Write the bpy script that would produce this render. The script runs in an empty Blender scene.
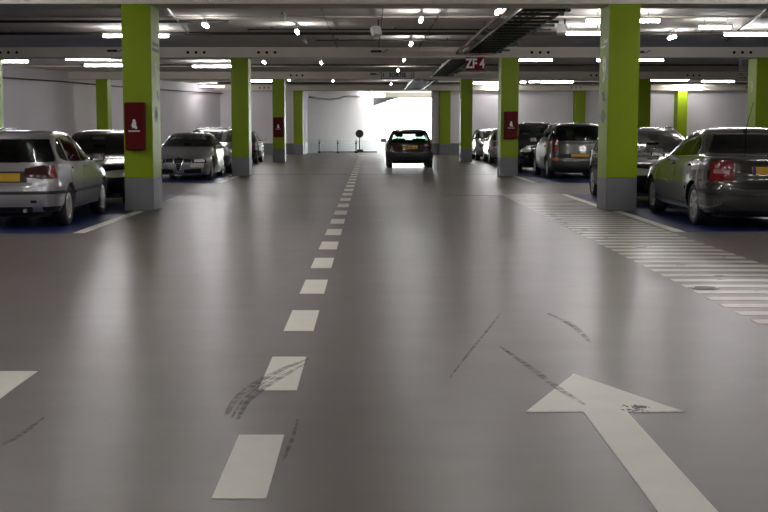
import bpy, bmesh, math, random
from mathutils import Vector, Matrix
random.seed(7)
C = bpy.context.scene.collection
SC = bpy.context.scene
PI = math.pi

# ------------------------------------------------------------------ camera
F, XC, HOR, EYE = 1220.0, 370.5, 129.0, 1.44
PITCH = math.atan((256 - HOR) / F)
cp, sp = math.cos(PITCH), math.sin(PITCH)
cam = bpy.data.cameras.new('camera')
camo = bpy.data.objects.new('camera', cam); C.objects.link(camo)
camo.location = (0, 0, EYE); camo.rotation_euler = (PI/2 - PITCH, 0, 0)
cam.sensor_width = 36; cam.lens = 36 * F / 768
cam.shift_x = (384 - XC) / 768
cam.clip_end = 500
SC.camera = camo

# ------------------------------------------------------------------ world, exposure
SKY = 12.0
LAMP = 40.0
w = bpy.data.worlds.new('overcast_sky'); SC.world = w; w.use_nodes = True
nt = w.node_tree; nt.nodes.clear()
wo = nt.nodes.new('ShaderNodeOutputWorld'); wb = nt.nodes.new('ShaderNodeBackground')
wb.inputs[0].default_value = (0.93, 1.0, 0.98, 1); wb.inputs[1].default_value = SKY
nt.links.new(wb.outputs[0], wo.inputs[0])
SC.view_settings.view_transform = 'Standard'
SC.view_settings.look = 'None'
SC.view_settings.gamma = 1.0
SC.view_settings.use_curve_mapping = False
SC.view_settings.exposure = 0.9
SC.cycles.use_denoising = True
SC.cycles.max_bounces = 7
SC.cycles.sample_clamp_indirect = 6.0

def P(x, y, h=0.0):
    """ground/height plane point under a pixel of the photograph"""
    dz = h - EYE
    zc = -F * dz / (cp * (y - HOR))
    return Vector(((x - XC) * zc / F, (zc + dz * sp) / cp, h))
def Q(x, y, Z):
    """point at depth Z under a pixel"""
    k = (256 - y) / F
    dz = Z * (k * cp - sp) / (cp + k * sp)
    zc = Z * cp - dz * sp
    return Vector(((x - XC) * zc / F, Z, EYE + dz))

# ------------------------------------------------------------------ materials
MATS = {}
def mat(name, col, rough=0.5, metal=0.0, coat=0.0, emit=0.0, ecol=None, noise=0.0, nscale=8.0, bump=0.0, spec=0.5, rnoise=0.0):
    if name in MATS: return MATS[name]
    m = bpy.data.materials.new(name); m.use_nodes = True
    t = m.node_tree; b = t.nodes['Principled BSDF']
    b.inputs['Base Color'].default_value = (*col, 1)
    b.inputs['Roughness'].default_value = rough
    b.inputs['Metallic'].default_value = metal
    b.inputs['Specular IOR Level'].default_value = spec
    b.inputs['Coat Weight'].default_value = coat
    b.inputs['Coat Roughness'].default_value = 0.06
    if emit:
        b.inputs['Emission Color'].default_value = (*(ecol or col), 1)
        b.inputs['Emission Strength'].default_value = emit
    if noise or bump or rnoise:
        tc = t.nodes.new('ShaderNodeTexCoord'); nz = t.nodes.new('ShaderNodeTexNoise')
        nz.inputs['Scale'].default_value = nscale; nz.inputs['Detail'].default_value = 5
        t.links.new(tc.outputs['Object'], nz.inputs['Vector'])
        if noise:
            mx = t.nodes.new('ShaderNodeMix'); mx.data_type = 'RGBA'
            mx.inputs[6].default_value = (*[c * (1 - noise) for c in col], 1)
            mx.inputs[7].default_value = (*[min(1, c * (1 + noise)) for c in col], 1)
            t.links.new(nz.outputs['Fac'], mx.inputs[0]); t.links.new(mx.outputs[2], b.inputs['Base Color'])
        if rnoise:
            mr = t.nodes.new('ShaderNodeMapRange')
            mr.inputs[1].default_value = 0.3; mr.inputs[2].default_value = 0.7
            mr.inputs[3].default_value = max(0, rough - rnoise); mr.inputs[4].default_value = rough + rnoise
            t.links.new(nz.outputs['Fac'], mr.inputs[0]); t.links.new(mr.outputs[0], b.inputs['Roughness'])
        if bump:
            bp = t.nodes.new('ShaderNodeBump'); bp.inputs['Strength'].default_value = bump
            bp.inputs['Distance'].default_value = 0.01
            t.links.new(nz.outputs['Fac'], bp.inputs['Height']); t.links.new(bp.outputs[0], b.inputs['Normal'])
    MATS[name] = m
    return m

def floor_mat():
    m = bpy.data.materials.new('resin_floor'); m.use_nodes = True
    t = m.node_tree; b = t.nodes['Principled BSDF']; L = t.links.new
    tc = t.nodes.new('ShaderNodeTexCoord')
    n1 = t.nodes.new('ShaderNodeTexNoise'); n1.inputs['Scale'].default_value = 0.35; n1.inputs['Detail'].default_value = 8
    n1.inputs['Roughness'].default_value = 0.65
    L(tc.outputs['Object'], n1.inputs['Vector'])
    mp = t.nodes.new('ShaderNodeMapping'); mp.inputs['Scale'].default_value = (0.8, 1.5, 1)
    mp.inputs['Rotation'].default_value = (0, 0, 0.12)
    n2 = t.nodes.new('ShaderNodeTexNoise'); n2.inputs['Scale'].default_value = 1.6; n2.inputs['Detail'].default_value = 9
    n2.inputs['Roughness'].default_value = 0.7
    L(tc.outputs['Object'], mp.inputs['Vector']); L(mp.outputs[0], n2.inputs['Vector'])
    n3 = t.nodes.new('ShaderNodeTexNoise'); n3.inputs['Scale'].default_value = 60; n3.inputs['Detail'].default_value = 3
    L(tc.outputs['Object'], n3.inputs['Vector'])
    r1 = t.nodes.new('ShaderNodeValToRGB')
    r1.color_ramp.elements[0].position = 0.30; r1.color_ramp.elements[0].color = (*FLOOR_A, 1)
    r1.color_ramp.elements[1].position = 0.72; r1.color_ramp.elements[1].color = (*FLOOR_B, 1)
    ad = t.nodes.new('ShaderNodeMath'); ad.operation = 'MULTIPLY_ADD'
    L(n2.outputs['Fac'], ad.inputs[0]); ad.inputs[1].default_value = 0.55
    mu = t.nodes.new('ShaderNodeMath'); mu.operation = 'MULTIPLY'; L(n1.outputs['Fac'], mu.inputs[0]); mu.inputs[1].default_value = 0.45
    L(mu.outputs[0], ad.inputs[2]); L(ad.outputs[0], r1.inputs[0]); L(r1.outputs[0], b.inputs['Base Color'])
    mr = t.nodes.new('ShaderNodeMapRange')
    mr.inputs[1].default_value = 0.35; mr.inputs[2].default_value = 0.65
    mr.inputs[3].default_value = FR - 0.025; mr.inputs[4].default_value = FR + 0.02
    L(n1.outputs['Fac'], mr.inputs[0]); L(mr.outputs[0], b.inputs['Roughness'])
    b.inputs['Specular IOR Level'].default_value = 0.5
    return m
FLOOR_A = (0.098, 0.083, 0.079); FLOOR_B = (0.176, 0.154, 0.147); FR = 0.315

M_floor = floor_mat()
M_white = mat('white_road_paint', (0.86, 0.85, 0.75), 0.38, noise=0.10, nscale=5, rnoise=0.06)
M_worn = mat('worn_white_paint', (0.62, 0.59, 0.54), 0.33, noise=0.22, nscale=3, rnoise=0.08)
M_blue = mat('blue_floor_paint', (0.016, 0.028, 0.12), 0.33, noise=0.25, nscale=2)
M_green = mat('green_paint', (0.245, 0.345, 0.010), 0.42, spec=.18, noise=0.05, nscale=3, bump=0.05)
M_grey = mat('grey_paint', (0.20, 0.205, 0.21), 0.42, spec=.2, noise=0.06, nscale=3)
M_wall = mat('white_wall_paint', (0.82, 0.79, 0.82), 0.75, noise=0.06, nscale=0.6)
M_dado = mat('grey_wall_paint', (0.20, 0.205, 0.215), 0.5, noise=0.06, nscale=1)
M_ceil = mat('ceiling_concrete', (0.72, 0.69, 0.62), 0.8, noise=0.12, nscale=0.7)
M_beam = mat('beam_concrete', (0.84, 0.79, 0.68), 0.7, noise=0.07, nscale=1.2)
M_dark = mat('dark_rubber', (0.012, 0.012, 0.012), 0.6)
M_black = mat('black_plastic', (0.018, 0.018, 0.02), 0.4)
M_hole = mat('black_hollow', (0.004, 0.004, 0.004), 0.9)
M_steel = mat('galvanised_steel', (0.42, 0.42, 0.40), 0.35, metal=0.9)
M_foil = mat('foil_duct', (0.8, 0.8, 0.8), 0.2, metal=1.0, bump=0.6, nscale=30)
M_chrome = mat('chrome', (0.8, 0.8, 0.8), 0.12, metal=1.0)
M_alloy = mat('alloy', (0.55, 0.55, 0.55), 0.28, metal=0.85)
M_cable = mat('green_cable', (0.035, 0.05, 0.035), 0.5)
M_pipe = mat('dark_conduit', (0.035, 0.03, 0.028), 0.5)
M_brown = mat('brown_pipe', (0.10, 0.045, 0.03), 0.5)
M_redbox = mat('red_enamel', (0.095, 0.003, 0.005), 0.5, spec=.12)
M_redsign = mat('red_sign', (0.17, 0.006, 0.008), 0.5, spec=.12)
M_wtext = mat('white_lettering', (0.85, 0.85, 0.82), 0.5)
M_btext = mat('dark_lettering', (0.03, 0.03, 0.03), 0.5)
M_panel = mat('pale_sign_face', (0.82, 0.83, 0.82), 0.5)
M_case = mat('cream_plastic', (0.55, 0.52, 0.45), 0.5)
M_lamp = mat('lit_tube', (1, 1, 1), 0.5, emit=LAMP, ecol=(1.0, 0.97, 0.98))
M_lamphouse = mat('lamp_housing', (0.45, 0.45, 0.43), 0.5)
M_yplate = mat('yellow_plate', (0.62, 0.36, 0.02), 0.4)
M_wplate = mat('pale_plate', (0.55, 0.53, 0.46), 0.4)
M_eu = mat('blue_plate_band', (0.02, 0.04, 0.25), 0.4)
M_tail = mat('red_tail_lens', (0.15, 0.004, 0.006), 0.15, coat=.3)
M_taildark = mat('smoked_tail_lens', (0.035, 0.004, 0.004), 0.15, coat=.2)
M_amber = mat('amber_lens', (0.45, 0.09, 0.01), 0.15, coat=1)
M_clear = mat('clear_lens', (0.55, 0.55, 0.55), 0.12, metal=0.6, coat=1, bump=0.5, nscale=40)
M_seat = mat('dark_seat_cloth', (0.03, 0.03, 0.032), 0.8)
M_inside = mat('cabin_lining', (0.02, 0.02, 0.02), 0.8)
M_ground = mat('outside_concrete', (0.6, 0.6, 0.57), 0.8, noise=0.05, nscale=1)

def glass_mat(name, tint, gl=0.05):
    m = bpy.data.materials.new(name); m.use_nodes = True
    t = m.node_tree; t.nodes.clear(); L = t.links.new
    o = t.nodes.new('ShaderNodeOutputMaterial'); mx = t.nodes.new('ShaderNodeMixShader')
    tr = t.nodes.new('ShaderNodeBsdfTransparent'); tr.inputs[0].default_value = (*tint, 1)
    g = t.nodes.new('ShaderNodeBsdfGlossy'); g.inputs['Roughness'].default_value = gl
    fr = t.nodes.new('ShaderNodeFresnel'); fr.inputs[0].default_value = 1.5
    ge = t.nodes.new('ShaderNodeNewGeometry'); sb = t.nodes.new('ShaderNodeMath'); sb.operation = 'SUBTRACT'; sb.inputs[0].default_value = 1
    ml = t.nodes.new('ShaderNodeMath'); ml.operation = 'MULTIPLY'
    L(ge.outputs['Backfacing'], sb.inputs[1]); L(sb.outputs[0], ml.inputs[0]); L(fr.outputs[0], ml.inputs[1])
    L(ml.outputs[0], mx.inputs[0]); L(tr.outputs[0], mx.inputs[1]); L(g.outputs[0], mx.inputs[2]); L(mx.outputs[0], o.inputs[0])
    return m
M_glass = glass_mat('tinted_glass', (0.42, 0.46, 0.44))
M_glassop = mat('dark_window_glass', (0.012, 0.014, 0.014), 0.06, coat=0.5)
def paint(name, col, metal=0.6, rough=0.3):
    return mat(name, col, rough, metal=metal, coat=1.0)

# ------------------------------------------------------------------ object helpers
def link(name, me, m=None, parent=None, loc=None):
    o = bpy.data.objects.new(name, me); C.objects.link(o)
    if m is not None and me is not None:
        if isinstance(m, (list, tuple)):
            for q in m: me.materials.append(q)
        else: me.materials.append(m)
    if parent is not None: o.parent = parent
    if loc is not None: o.location = loc
    return o
def from_bm(name, bm, m=None, parent=None, smooth=False, loc=None, sharp=40):
    me = bpy.data.meshes.new(name)
    bmesh.ops.recalc_face_normals(bm, faces=bm.faces)
    if smooth:
        for f in bm.faces: f.smooth = True
        for e in bm.edges:
            if len(e.link_faces) == 2 and e.calc_face_angle(0) > math.radians(sharp): e.smooth = False
    bm.to_mesh(me); bm.free()
    return link(name, me, m, parent, loc)
def box(bm, x0, x1, y0, y1, z0, z1, bev=0.0, seg=2, M=None):
    r = bmesh.ops.create_cube(bm, size=1)
    vs = r['verts']
    for v in vs:
        v.co = Vector(((x0+x1)/2 + v.co.x*(x1-x0), (y0+y1)/2 + v.co.y*(y1-y0), (z0+z1)/2 + v.co.z*(z1-z0)))
    if bev:
        es = list({e for v in vs for e in v.link_edges})
        rr = bmesh.ops.bevel(bm, geom=es, offset=bev, segments=seg, affect='EDGES', profile=0.5)
        vs = rr['verts']
    if M is not None:
        bmesh.ops.transform(bm, matrix=M, verts=[v for v in vs if v.is_valid])
    return vs
def tube(bm, p, q, r, n=10, r2=None):
    p = Vector(p); q = Vector(q); d = q - p
    rr = bmesh.ops.create_cone(bm, cap_ends=True, segments=n, radius1=r, radius2=r if r2 is None else r2, depth=d.length)
    R = Vector((0, 0, 1)).rotation_difference(d.normalized()).to_matrix().to_4x4()
    bmesh.ops.transform(bm, matrix=Matrix.Translation((p+q)/2) @ R, verts=rr['verts'])
    return rr['verts']
def path_tube(bm, pts, r, n=8):
    pts = [Vector(p) for p in pts]; rings = []
    for i, p in enumerate(pts):
        a = pts[max(0, i-1)]; b = pts[min(len(pts)-1, i+1)]; d = (b - a).normalized()
        u = d.cross(Vector((0, 0, 1)));  u = u.normalized() if u.length > 1e-3 else Vector((1, 0, 0))
        v = d.cross(u)
        rings.append([bm.verts.new(p + r*(math.cos(2*PI*k/n)*u + math.sin(2*PI*k/n)*v)) for k in range(n)])
    for A, B in zip(rings, rings[1:]):
        for k in range(n): bm.faces.new((A[k], A[(k+1) % n], B[(k+1) % n], B[k]))
    bm.faces.new(rings[0]); bm.faces.new(rings[-1][::-1])
def bx(name, a, m, parent=None, bev=0.0, loc=None, smooth=False):
    bm = bmesh.new(); box(bm, *a, bev=bev)
    return from_bm(name, bm, m, parent, loc=loc, smooth=smooth)
def prism(bm, poly, d, M=None):
    """poly list of (x,y) extruded 0..d in z, then M"""
    a = [bm.verts.new((x, y, 0)) for x, y in poly]; b = [bm.verts.new((x, y, d)) for x, y in poly]
    bm.faces.new(a[::-1]); bm.faces.new(b)
    n = len(poly)
    for i in range(n): bm.faces.new((a[i], a[(i+1) % n], b[(i+1) % n], b[i]))
    if M is not None: bmesh.ops.transform(bm, matrix=M, verts=a+b)
def empty(name, loc, rz=0.0):
    o = bpy.data.objects.new(name, None); C.objects.link(o); o.location = loc; o.rotation_euler = (0, 0, rz)
    o.empty_display_size = 0.2
    return o
def tag(o, label=None, cat=None, group=None, kind=None):
    if label: o['label'] = label
    if cat: o['category'] = cat
    if group: o['group'] = group
    if kind: o['kind'] = kind
    return o
def struct(o): o['kind'] = 'structure'; return o
def text_obj(name, s, size, m, parent, M, ext=0.004, bold=0.0, xs=1.0):
    cu = bpy.data.curves.new(name, 'FONT'); cu.body = s; cu.size = size; cu.extrude = ext; cu.offset = bold
    cu.align_x = 'CENTER'; cu.align_y = 'CENTER'; cu.resolution_u = 3
    tmp = bpy.data.objects.new('tmp_text', cu); C.objects.link(tmp)
    dg = bpy.context.evaluated_depsgraph_get()
    me = bpy.data.meshes.new_from_object(tmp.evaluated_get(dg), depsgraph=dg)
    bpy.data.objects.remove(tmp)
    me.transform(M @ Matrix.Diagonal((xs, 1, 1, 1)))
    me.materials.clear()
    return link(name, me, m, parent)

# ------------------------------------------------------------------ structure
HC, HB = 3.91, 3.60            # ceiling and beam underside
ROWS = [21.5, 37.5, 53.4, 69.5]
ZF = 70.4                      # far wall
def lwx(y): return -8.6 - (70.4 - y) * 5.9 / 22.4     # oblique left wall
YB = -7.0
def slab(name, poly, z0, z1, m, kind=True, parent=None):
    bm = bmesh.new(); prism(bm, poly, z1 - z0, Matrix.Translation((0, 0, z0)))
    o = from_bm(name, bm, m, parent)
    if kind: struct(o)
    return o
slab('floor', [(lwx(YB)-.3, YB-.3), (26.3, YB-.3), (26.3, 86), (-12, 86), (-8.95, 70.9)], -0.3, 0, M_floor)
slab('ground_outside', [(-30, 86), (45, 86), (45, 150), (-30, 150)], -0.3, -0.02, M_ground)
slab('ceiling', [(lwx(YB)-.3, YB-.3), (26.3, YB-.3), (26.3, 84.4), (-12, 84.4), (-8.95, 70.9)], HC, HC+.3, M_ceil)
def wall(name, p, q, th=0.25, z0=0.0, z1=HC, dado=0.62, side=1):
    """vertical wall from p to q (inner face on the line), with a grey painted lower band"""
    p = Vector((*p, 0)); q = Vector((*q, 0)); d = (q-p).normalized(); n = Vector((-d.y, d.x, 0)) * th * side
    poly = [(p.x, p.y), (q.x, q.y), ((q+n).x, (q+n).y), ((p+n).x, (p+n).y)]
    o = slab(name, poly, z0, z1, M_wall)
    if dado:
        e = -n.normalized() * 0.006
        f = n.normalized() * 0.01
        poly = [((p+e).x, (p+e).y), ((q+e).x, (q+e).y), ((q+f).x, (q+f).y), ((p+f).x, (p+f).y)]
        slab('grey_band', poly, 0.0, dado, M_dado, kind=False, parent=o)
    return o
wall('wall_left', (lwx(YB), YB), (-8.6, 70.4), side=1)
wall('wall_right', (26, YB), (26, ZF), side=-1)
wall('wall_back', (lwx(YB)-.2, YB), (26.2, YB), side=-1)
wall('wall_far_left', (-8.8, ZF), (-3.8, ZF), side=1)
wall('wall_far_right', (3.5, ZF), (26.2, ZF), side=1)
wall('wall_exit_left', (-3.8, ZF+.25), (-3.8, 74), side=1)
wall('wall_exit_oblique', (-3.8, 74), (1.05, 84), side=1, dado=0.70)
wall('wall_exit_right', (4.45, ZF+.25), (4.45, 84.4), side=-1)
# exit opening at Z=84
struct(bx('lintel_exit', (0.9, 4.6, 84.0, 84.35, 3.60, HC), M_beam))
o = empty('exit_door_frame', (0, 84, 0)); o['kind'] = 'structure'
bx('jamb', (1.0, 1.10, -0.05, 0.15, 0, 3.6), M_steel, o)
bx('jamb', (4.33, 4.45, -0.05, 0.15, 0, 3.6), M_steel, o)
bx('head', (1.0, 4.45, -0.05, 0.15, 3.54, 3.62), M_steel, o)

# ceiling beams with triple holes
def beam(i, y, x0, x1, holes):
    o = bx('beam_%d' % i, (x0, x1, y, y + 0.85, HB, HC + .02), M_beam, bev=0.012)
    struct(o)
    for hx in holes:
        for k in (-.25, 0, .25):
            bm = bmesh.new(); tube(bm, (hx + k, y - .004, HB + .155), (hx + k, y + .02, HB + .155), .045, 14)
            from_bm('round_hole', bm, M_hole, o)
    return o
hl = {37.5: [-11.0, -5.3, -3.15, 5.15, 11.3], 53.4: [-3.2, -9.6, 5.9, 9.8, 14.0], 69.5: [11.6, 17.3, -6.0, 21.5]}
for i, y in enumerate([5.5] + ROWS):
    x0 = lwx(y) - .1
    beam(i + 1, y, x0, 26.1, hl.get(y, []))
# shallow ceiling joints between the precast slabs and floor joints
for i, (y) in enumerate([27.2, 31.9, 43.2, 48.3, 59, 64.2, 11, 16.2]):
    struct(bx('trim_%d' % (i + 1), (lwx(y) + .02, 26, y, y + .10, HC - .035, HC + .01), M_beam))
for i, y in enumerate([39.0, 26.6]):
    struct(bx('floor_joint_strip', (-8 if i == 0 else 1.6, 9 if i == 0 else 3.0, y, y + (.10 if i == 0 else .06), -.002, .0025), M_black))

# ------------------------------------------------------------------ pillars
def pillar(x0, x1, y, label, base=0.58, depth=0.85, top=HB):
    r = empty('concrete_pillar', ((x0+x1)/2, y + depth/2, 0)); h = (x1-x0)/2
    tag(r, label, 'pillar', 'green and grey painted concrete pillars', 'thing')
    bx('shaft', (-h, h, -depth/2, depth/2, base, top), M_green, r, bev=0.012)
    bx('grey_base', (-h-.003, h+.003, -depth/2-.003, depth/2+.003, 0, base), M_grey, r, bev=0.012)
    return r
pil = {}
pil['L1'] = pillar(-4.33, -3.82, ROWS[0], 'big green pillar carrying a red box, beside the silver hatchback')
pil['R1'] = pillar(4.15, 4.69, ROWS[0], 'big green pillar with a white painted nine, beside the dark grey saloon')
pil['L2'] = pillar(-4.25, -3.72, ROWS[1], 'green pillar beside the silver coupe, without any box on it')
pil['R2'] = pillar(3.98, 4.52, ROWS[1], 'green pillar with a red box, beside the tall black people carrier')
pil['L3'] = pillar(-4.26, -3.74, ROWS[2], 'green pillar with a small red box, in front of the far left wall')
pil['R3'] = pillar(3.93, 4.43, ROWS[2], 'green pillar beside the small pale car at the far right bays')
pil['L4'] = pillar(-4.36, -3.83, ROWS[3], 'farthest green pillar left of the three bollards')
pil['R4'] = pillar(3.93, 4.53, ROWS[3], 'farthest green pillar just right of the bright exit')
pillar(-12.0, -11.45, ROWS[1], 'green pillar cut by the left edge of the photo')
pillar(-11.92, -11.42, ROWS[2], 'green pillar standing behind the black car, before the left wall')
pillar(11.6, 12.15, ROWS[3], 'green pillar against far wall above the grey people carrier')
pillar(11.62, 12.17, ROWS[2], 'green pillar half hidden behind the nine-numbered pillar')
pillar(11.75, 12.35, ROWS[1], 'green pillar cut by the right edge of the photo, with a number')
pillar(17.37, 17.92, ROWS[3], 'brightly lit green pillar against far wall above the dark saloon')

# markings on the pillar sides
def pface(pl, hw, side, depth_off, z):
    """matrix for text on the aisle side face; side=+1 for +x face"""
    R = Matrix(((0, 0, side, 0), (side, 0, 0, 0), (0, 1, 0, 0), (0, 0, 0, 1)))
    return Matrix.Translation((side * (hw + .002), depth_off, z)) @ R
r = pil['R1']
text_obj('painted_number', '9', .62, M_wtext, r, pface(r, .27, -1, -.05, 2.46), .002, 0.015, 1.1)
def bars(name, r, hw, side, items, m):
    bm = bmesh.new()
    for (y0, y1, z0, z1) in items:
        xa = side * hw; box(bm, min(xa, xa + side*.004), max(xa, xa + side*.004), y0, y1, z0, z1)
    return from_bm(name, bm, m, r)
bars('small_lettering', r, .27, -1, [(-.28, -.20, 2.95, 3.02), (-.18, -.06, 2.95, 3.00), (-.04, .02, 2.95, 3.03), (-.1, .3, 2.88, 2.91)], M_wtext)
bm = bmesh.new()
for k in (0, .13):
    prism(bm, [(-.2+k, 1.93), (-.14+k, 1.93), (.02+k, 2.10), (-.04+k, 2.10)], .004, Matrix.Translation((-.275, 0, 0)) @ Matrix(((0, 0, 1, 0), (1, 0, 0, 0), (0, 1, 0, 0), (0, 0, 0, 1))))
from_bm('slash_marks', bm, M_btext, r)
bm = bmesh.new()
prism(bm, [(.22*math.cos(a)*(.7+.3*math.cos(2*a)) , 1.66+.12*math.sin(a)) for a in [k*PI/8 for k in range(16)]], .004, Matrix.Translation((-.275, 0, 0)) @ Matrix(((0, 0, 1, 0), (1, 0, 0, 0), (0, 1, 0, 0), (0, 0, 0, 1))))
from_bm('leaf_mark', bm, mat('dark_green_paint', (.07, .12, .03), .5), r)
r = pil['L1']
bars('small_lettering', r, .255, 1, [(-.25, .3, 2.90, 2.96), (-.3, .35, 2.80, 2.86)], M_btext)
text_obj('painted_number', '9', .42, mat('pale_green_paint', (.5, .6, .3), .5), r, pface(r, .255, 1, 0, 2.45), .002)
bars('dark_mark', r, .255, 1, [(.1, .2, 2.0, 2.12), (.2, .28, 1.95, 2.03)], M_btext)
bars('white_pictogram', r, .255, 1, [(-.2, 0, 1.62, 1.80), (0, .2, 1.58, 1.72), (-.1, .05, 1.56, 1.84)], mat('pale_green_paint', (.5, .6, .3), .5))
# number on the right-hand outer pillar
o5 = [q for q in bpy.data.objects if q.get('label', '').startswith('green pillar cut by the right')][0]
text_obj('painted_number', '9', .5, mat('pale_green_paint', (.5, .6, .3), .5), o5, pface(o5, .30, -1, 0, 2.72), .002)
text_obj('painted_number', '9', .5, mat('pale_green_paint', (.5, .6, .3), .5), [q for q in bpy.data.objects if q.get('label', '').startswith('green pillar cut by the left')][0], pface(o5, .275, 1, 0, 2.72), .002)

# red hose boxes
def hose_box(pl, cx, y, z0, z1, wd, label):
    r = empty('fire_hose_box', (cx, y, z0)); h = z1 - z0
    tag(r, label, 'fire box', 'red fire boxes on the pillars')
    bx('case', (-wd/2, wd/2, -.16, 0, 0, h), M_redbox, r, bev=.03)
    bx('lid', (-wd/2+.012, wd/2-.012, -.178, -.16, .012, h-.012), M_redbox, r, bev=.008)
    bm = bmesh.new()
    box(bm, -.035, .035, -.181, -.177, h*.46, h*.58); tube(bm, (0, -.181, h*.61), (0, -.177, h*.61), .028, 12)
    box(bm, -.05, -.02, -.181, -.177, h*.50, h*.53); box(bm, .02, .05, -.181, -.177, h*.44, h*.50)
    from_bm('white_pictogram', bm, M_wtext, r)
    bm = bmesh.new()
    for k in range(7): box(bm, -.10 + k*.029, -.10 + k*.029 + .02, -.181, -.177, h*.385, h*.41)
    from_bm('white_lettering', bm, M_wtext, r)
a = Q(125.6, 102.2, 21.5); b = Q(146.6, 150, 21.5)
hose_box(None, (a.x+b.x)/2, 21.5, b.z, a.z, b.x-a.x, 'red fire box on the big pillar beside the silver hatchback')
a = Q(503.8, 111.4, 37.5); b = Q(517.2, 139, 37.5)
hose_box(None, (a.x+b.x)/2, 37.5, b.z, a.z, b.x-a.x, 'red fire box on the pillar beside the tall black people carrier')
a = Q(273.4, 117.2, 53.4); b = Q(283.6, 137, 53.4)
hose_box(None, (a.x+b.x)/2, 53.4, b.z, a.z, b.x-a.x, 'smallest red fire box, on the pillar before the far left wall')

# ------------------------------------------------------------------ floor paint
ZP = .003
def quad_slab(name, pts, m, parent=None, z=ZP):
    bm = bmesh.new(); prism(bm, pts, z + .002, Matrix.Translation((0, 0, -.002)))
    return from_bm(name, bm, m, parent)
dl = tag(empty('dashed_lane_line', (-.515, 4.7, 0)), 'white dashed centre line running away between the two lanes', 'floor marking')
k = 0; y = 4.65
while y < 68:
    bx('dash', (-.107, .107, y-4.7, y-4.7+1.0, -.002, ZP), M_white, dl); y += 1.99
def arrow(name, x, y_tip, sgn, L, label, hl=.98):
    hw, sw = .408, .113
    pts = [(0, 0), (hw, -hl*sgn), (sw, -hl*sgn), (sw, -L*sgn), (-sw, -L*sgn), (-sw, -hl*sgn), (-hw, -hl*sgn)]
    bm = bmesh.new(); prism(bm, pts, ZP+.002, Matrix.Translation((x, y_tip, -.002)))
    return tag(from_bm(name, bm, M_white), label, 'arrow')
tp = P(575.5, 374)
arrow('painted_arrow', 1.20, tp.y, 1, 4.6, 'white arrow painted on the right lane, pointing away from the camera')
e = P(34, 371.5)
arrow('painted_arrow', -2.10, e.y - 4.6, -1, 4.6, 'end of the white arrow shaft cut by the left edge, left lane')
z_c = tag(empty('pedestrian_crossing', (3.54, 9, 0)), 'long ladder of white stripes along the right-hand pillars', 'crossing')
y = P(700, 324).y; n = 0
while y < 27.0 and n < 60:
    bx('stripe', (-.66, .66, y-9, y-9+.20, -.002, ZP), M_worn, z_c); y += .417; n += 1
def bay_line(x0, x1, y0, y1, label):
    tag(bx('bay_line', (x0, x1, y0, y1, -.002, ZP+.001), M_white), label, 'floor marking', 'white lines of the parking bays')
bay_line(-4.14, -3.98, 16.9, 21.5, 'white bay line beside the silver hatchback, ending at the pillar')
bay_line(4.27, 4.43, 17.1, 21.5, 'white bay line beside the dark grey saloon, ending at the pillar')
bay_line(4.2, 4.34, 22.4, 27.0, 'white bay line behind the pillar with the nine')
bay_line(4.36, 4.5, 32.8, 37.5, 'white bay line beside the grey people carrier')
bay_line(-4.16, -4.0, 32.8, 37.5, 'white bay line beside the silver coupe')
bay_line(4.2, 4.34, 49, 53.4, 'white bay line at the small car with red tail lamp, far right')
for (x0, x1, y0, y1, lb) in [(-16, -4.16, 16.9, 27.0, 'blue bay floor under the silver hatchback and the black car'),
                         (4.45, 18, 17.1, 27.0, 'blue bay floor under the dark grey saloon'),
                         (-14.5, -4.18, 32.8, 43.0, 'blue bay floor under the silver coupe'),
                         (4.52, 18, 32.8, 43.0, 'blue bay floor under the grey people carrier')]:
    tag(bx('blue_bay_paint', (x0, x1, y0, y1, -.002, .002), M_blue), lb, 'floor marking', 'blue painted bay floors')

# tyre scuffs: thin dark film strips with their own shape
def scuff_mat():
    m = bpy.data.materials.new('rubber_scuff'); m.use_nodes = True
    t = m.node_tree; t.nodes.clear(); L = t.links.new
    o = t.nodes.new('ShaderNodeOutputMaterial'); mx = t.nodes.new('ShaderNodeMixShader')
    tr = t.nodes.new('ShaderNodeBsdfTransparent'); d = t.nodes.new('ShaderNodeBsdfPrincipled')
    d.inputs['Base Color'].default_value = (.03, .028, .027, 1); d.inputs['Roughness'].default_value = .5
    tc = t.nodes.new('ShaderNodeTexCoord'); n = t.nodes.new('ShaderNodeTexNoise'); n.inputs['Scale'].default_value = 14; n.inputs['Detail'].default_value = 6
    L(tc.outputs['Object'], n.inputs['Vector'])
    mr = t.nodes.new('ShaderNodeMapRange'); mr.inputs[1].default_value = .35; mr.inputs[2].default_value = .75
    mr.inputs[3].default_value = .0; mr.inputs[4].default_value = .34
    L(n.outputs['Fac'], mr.inputs[0]); L(mr.outputs[0], mx.inputs[0]); L(tr.outputs[0], mx.inputs[1]); L(d.outputs[0], mx.inputs[2]); L(mx.outputs[0], o.inputs[0])
    return m
M_scuff = scuff_mat()
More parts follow.
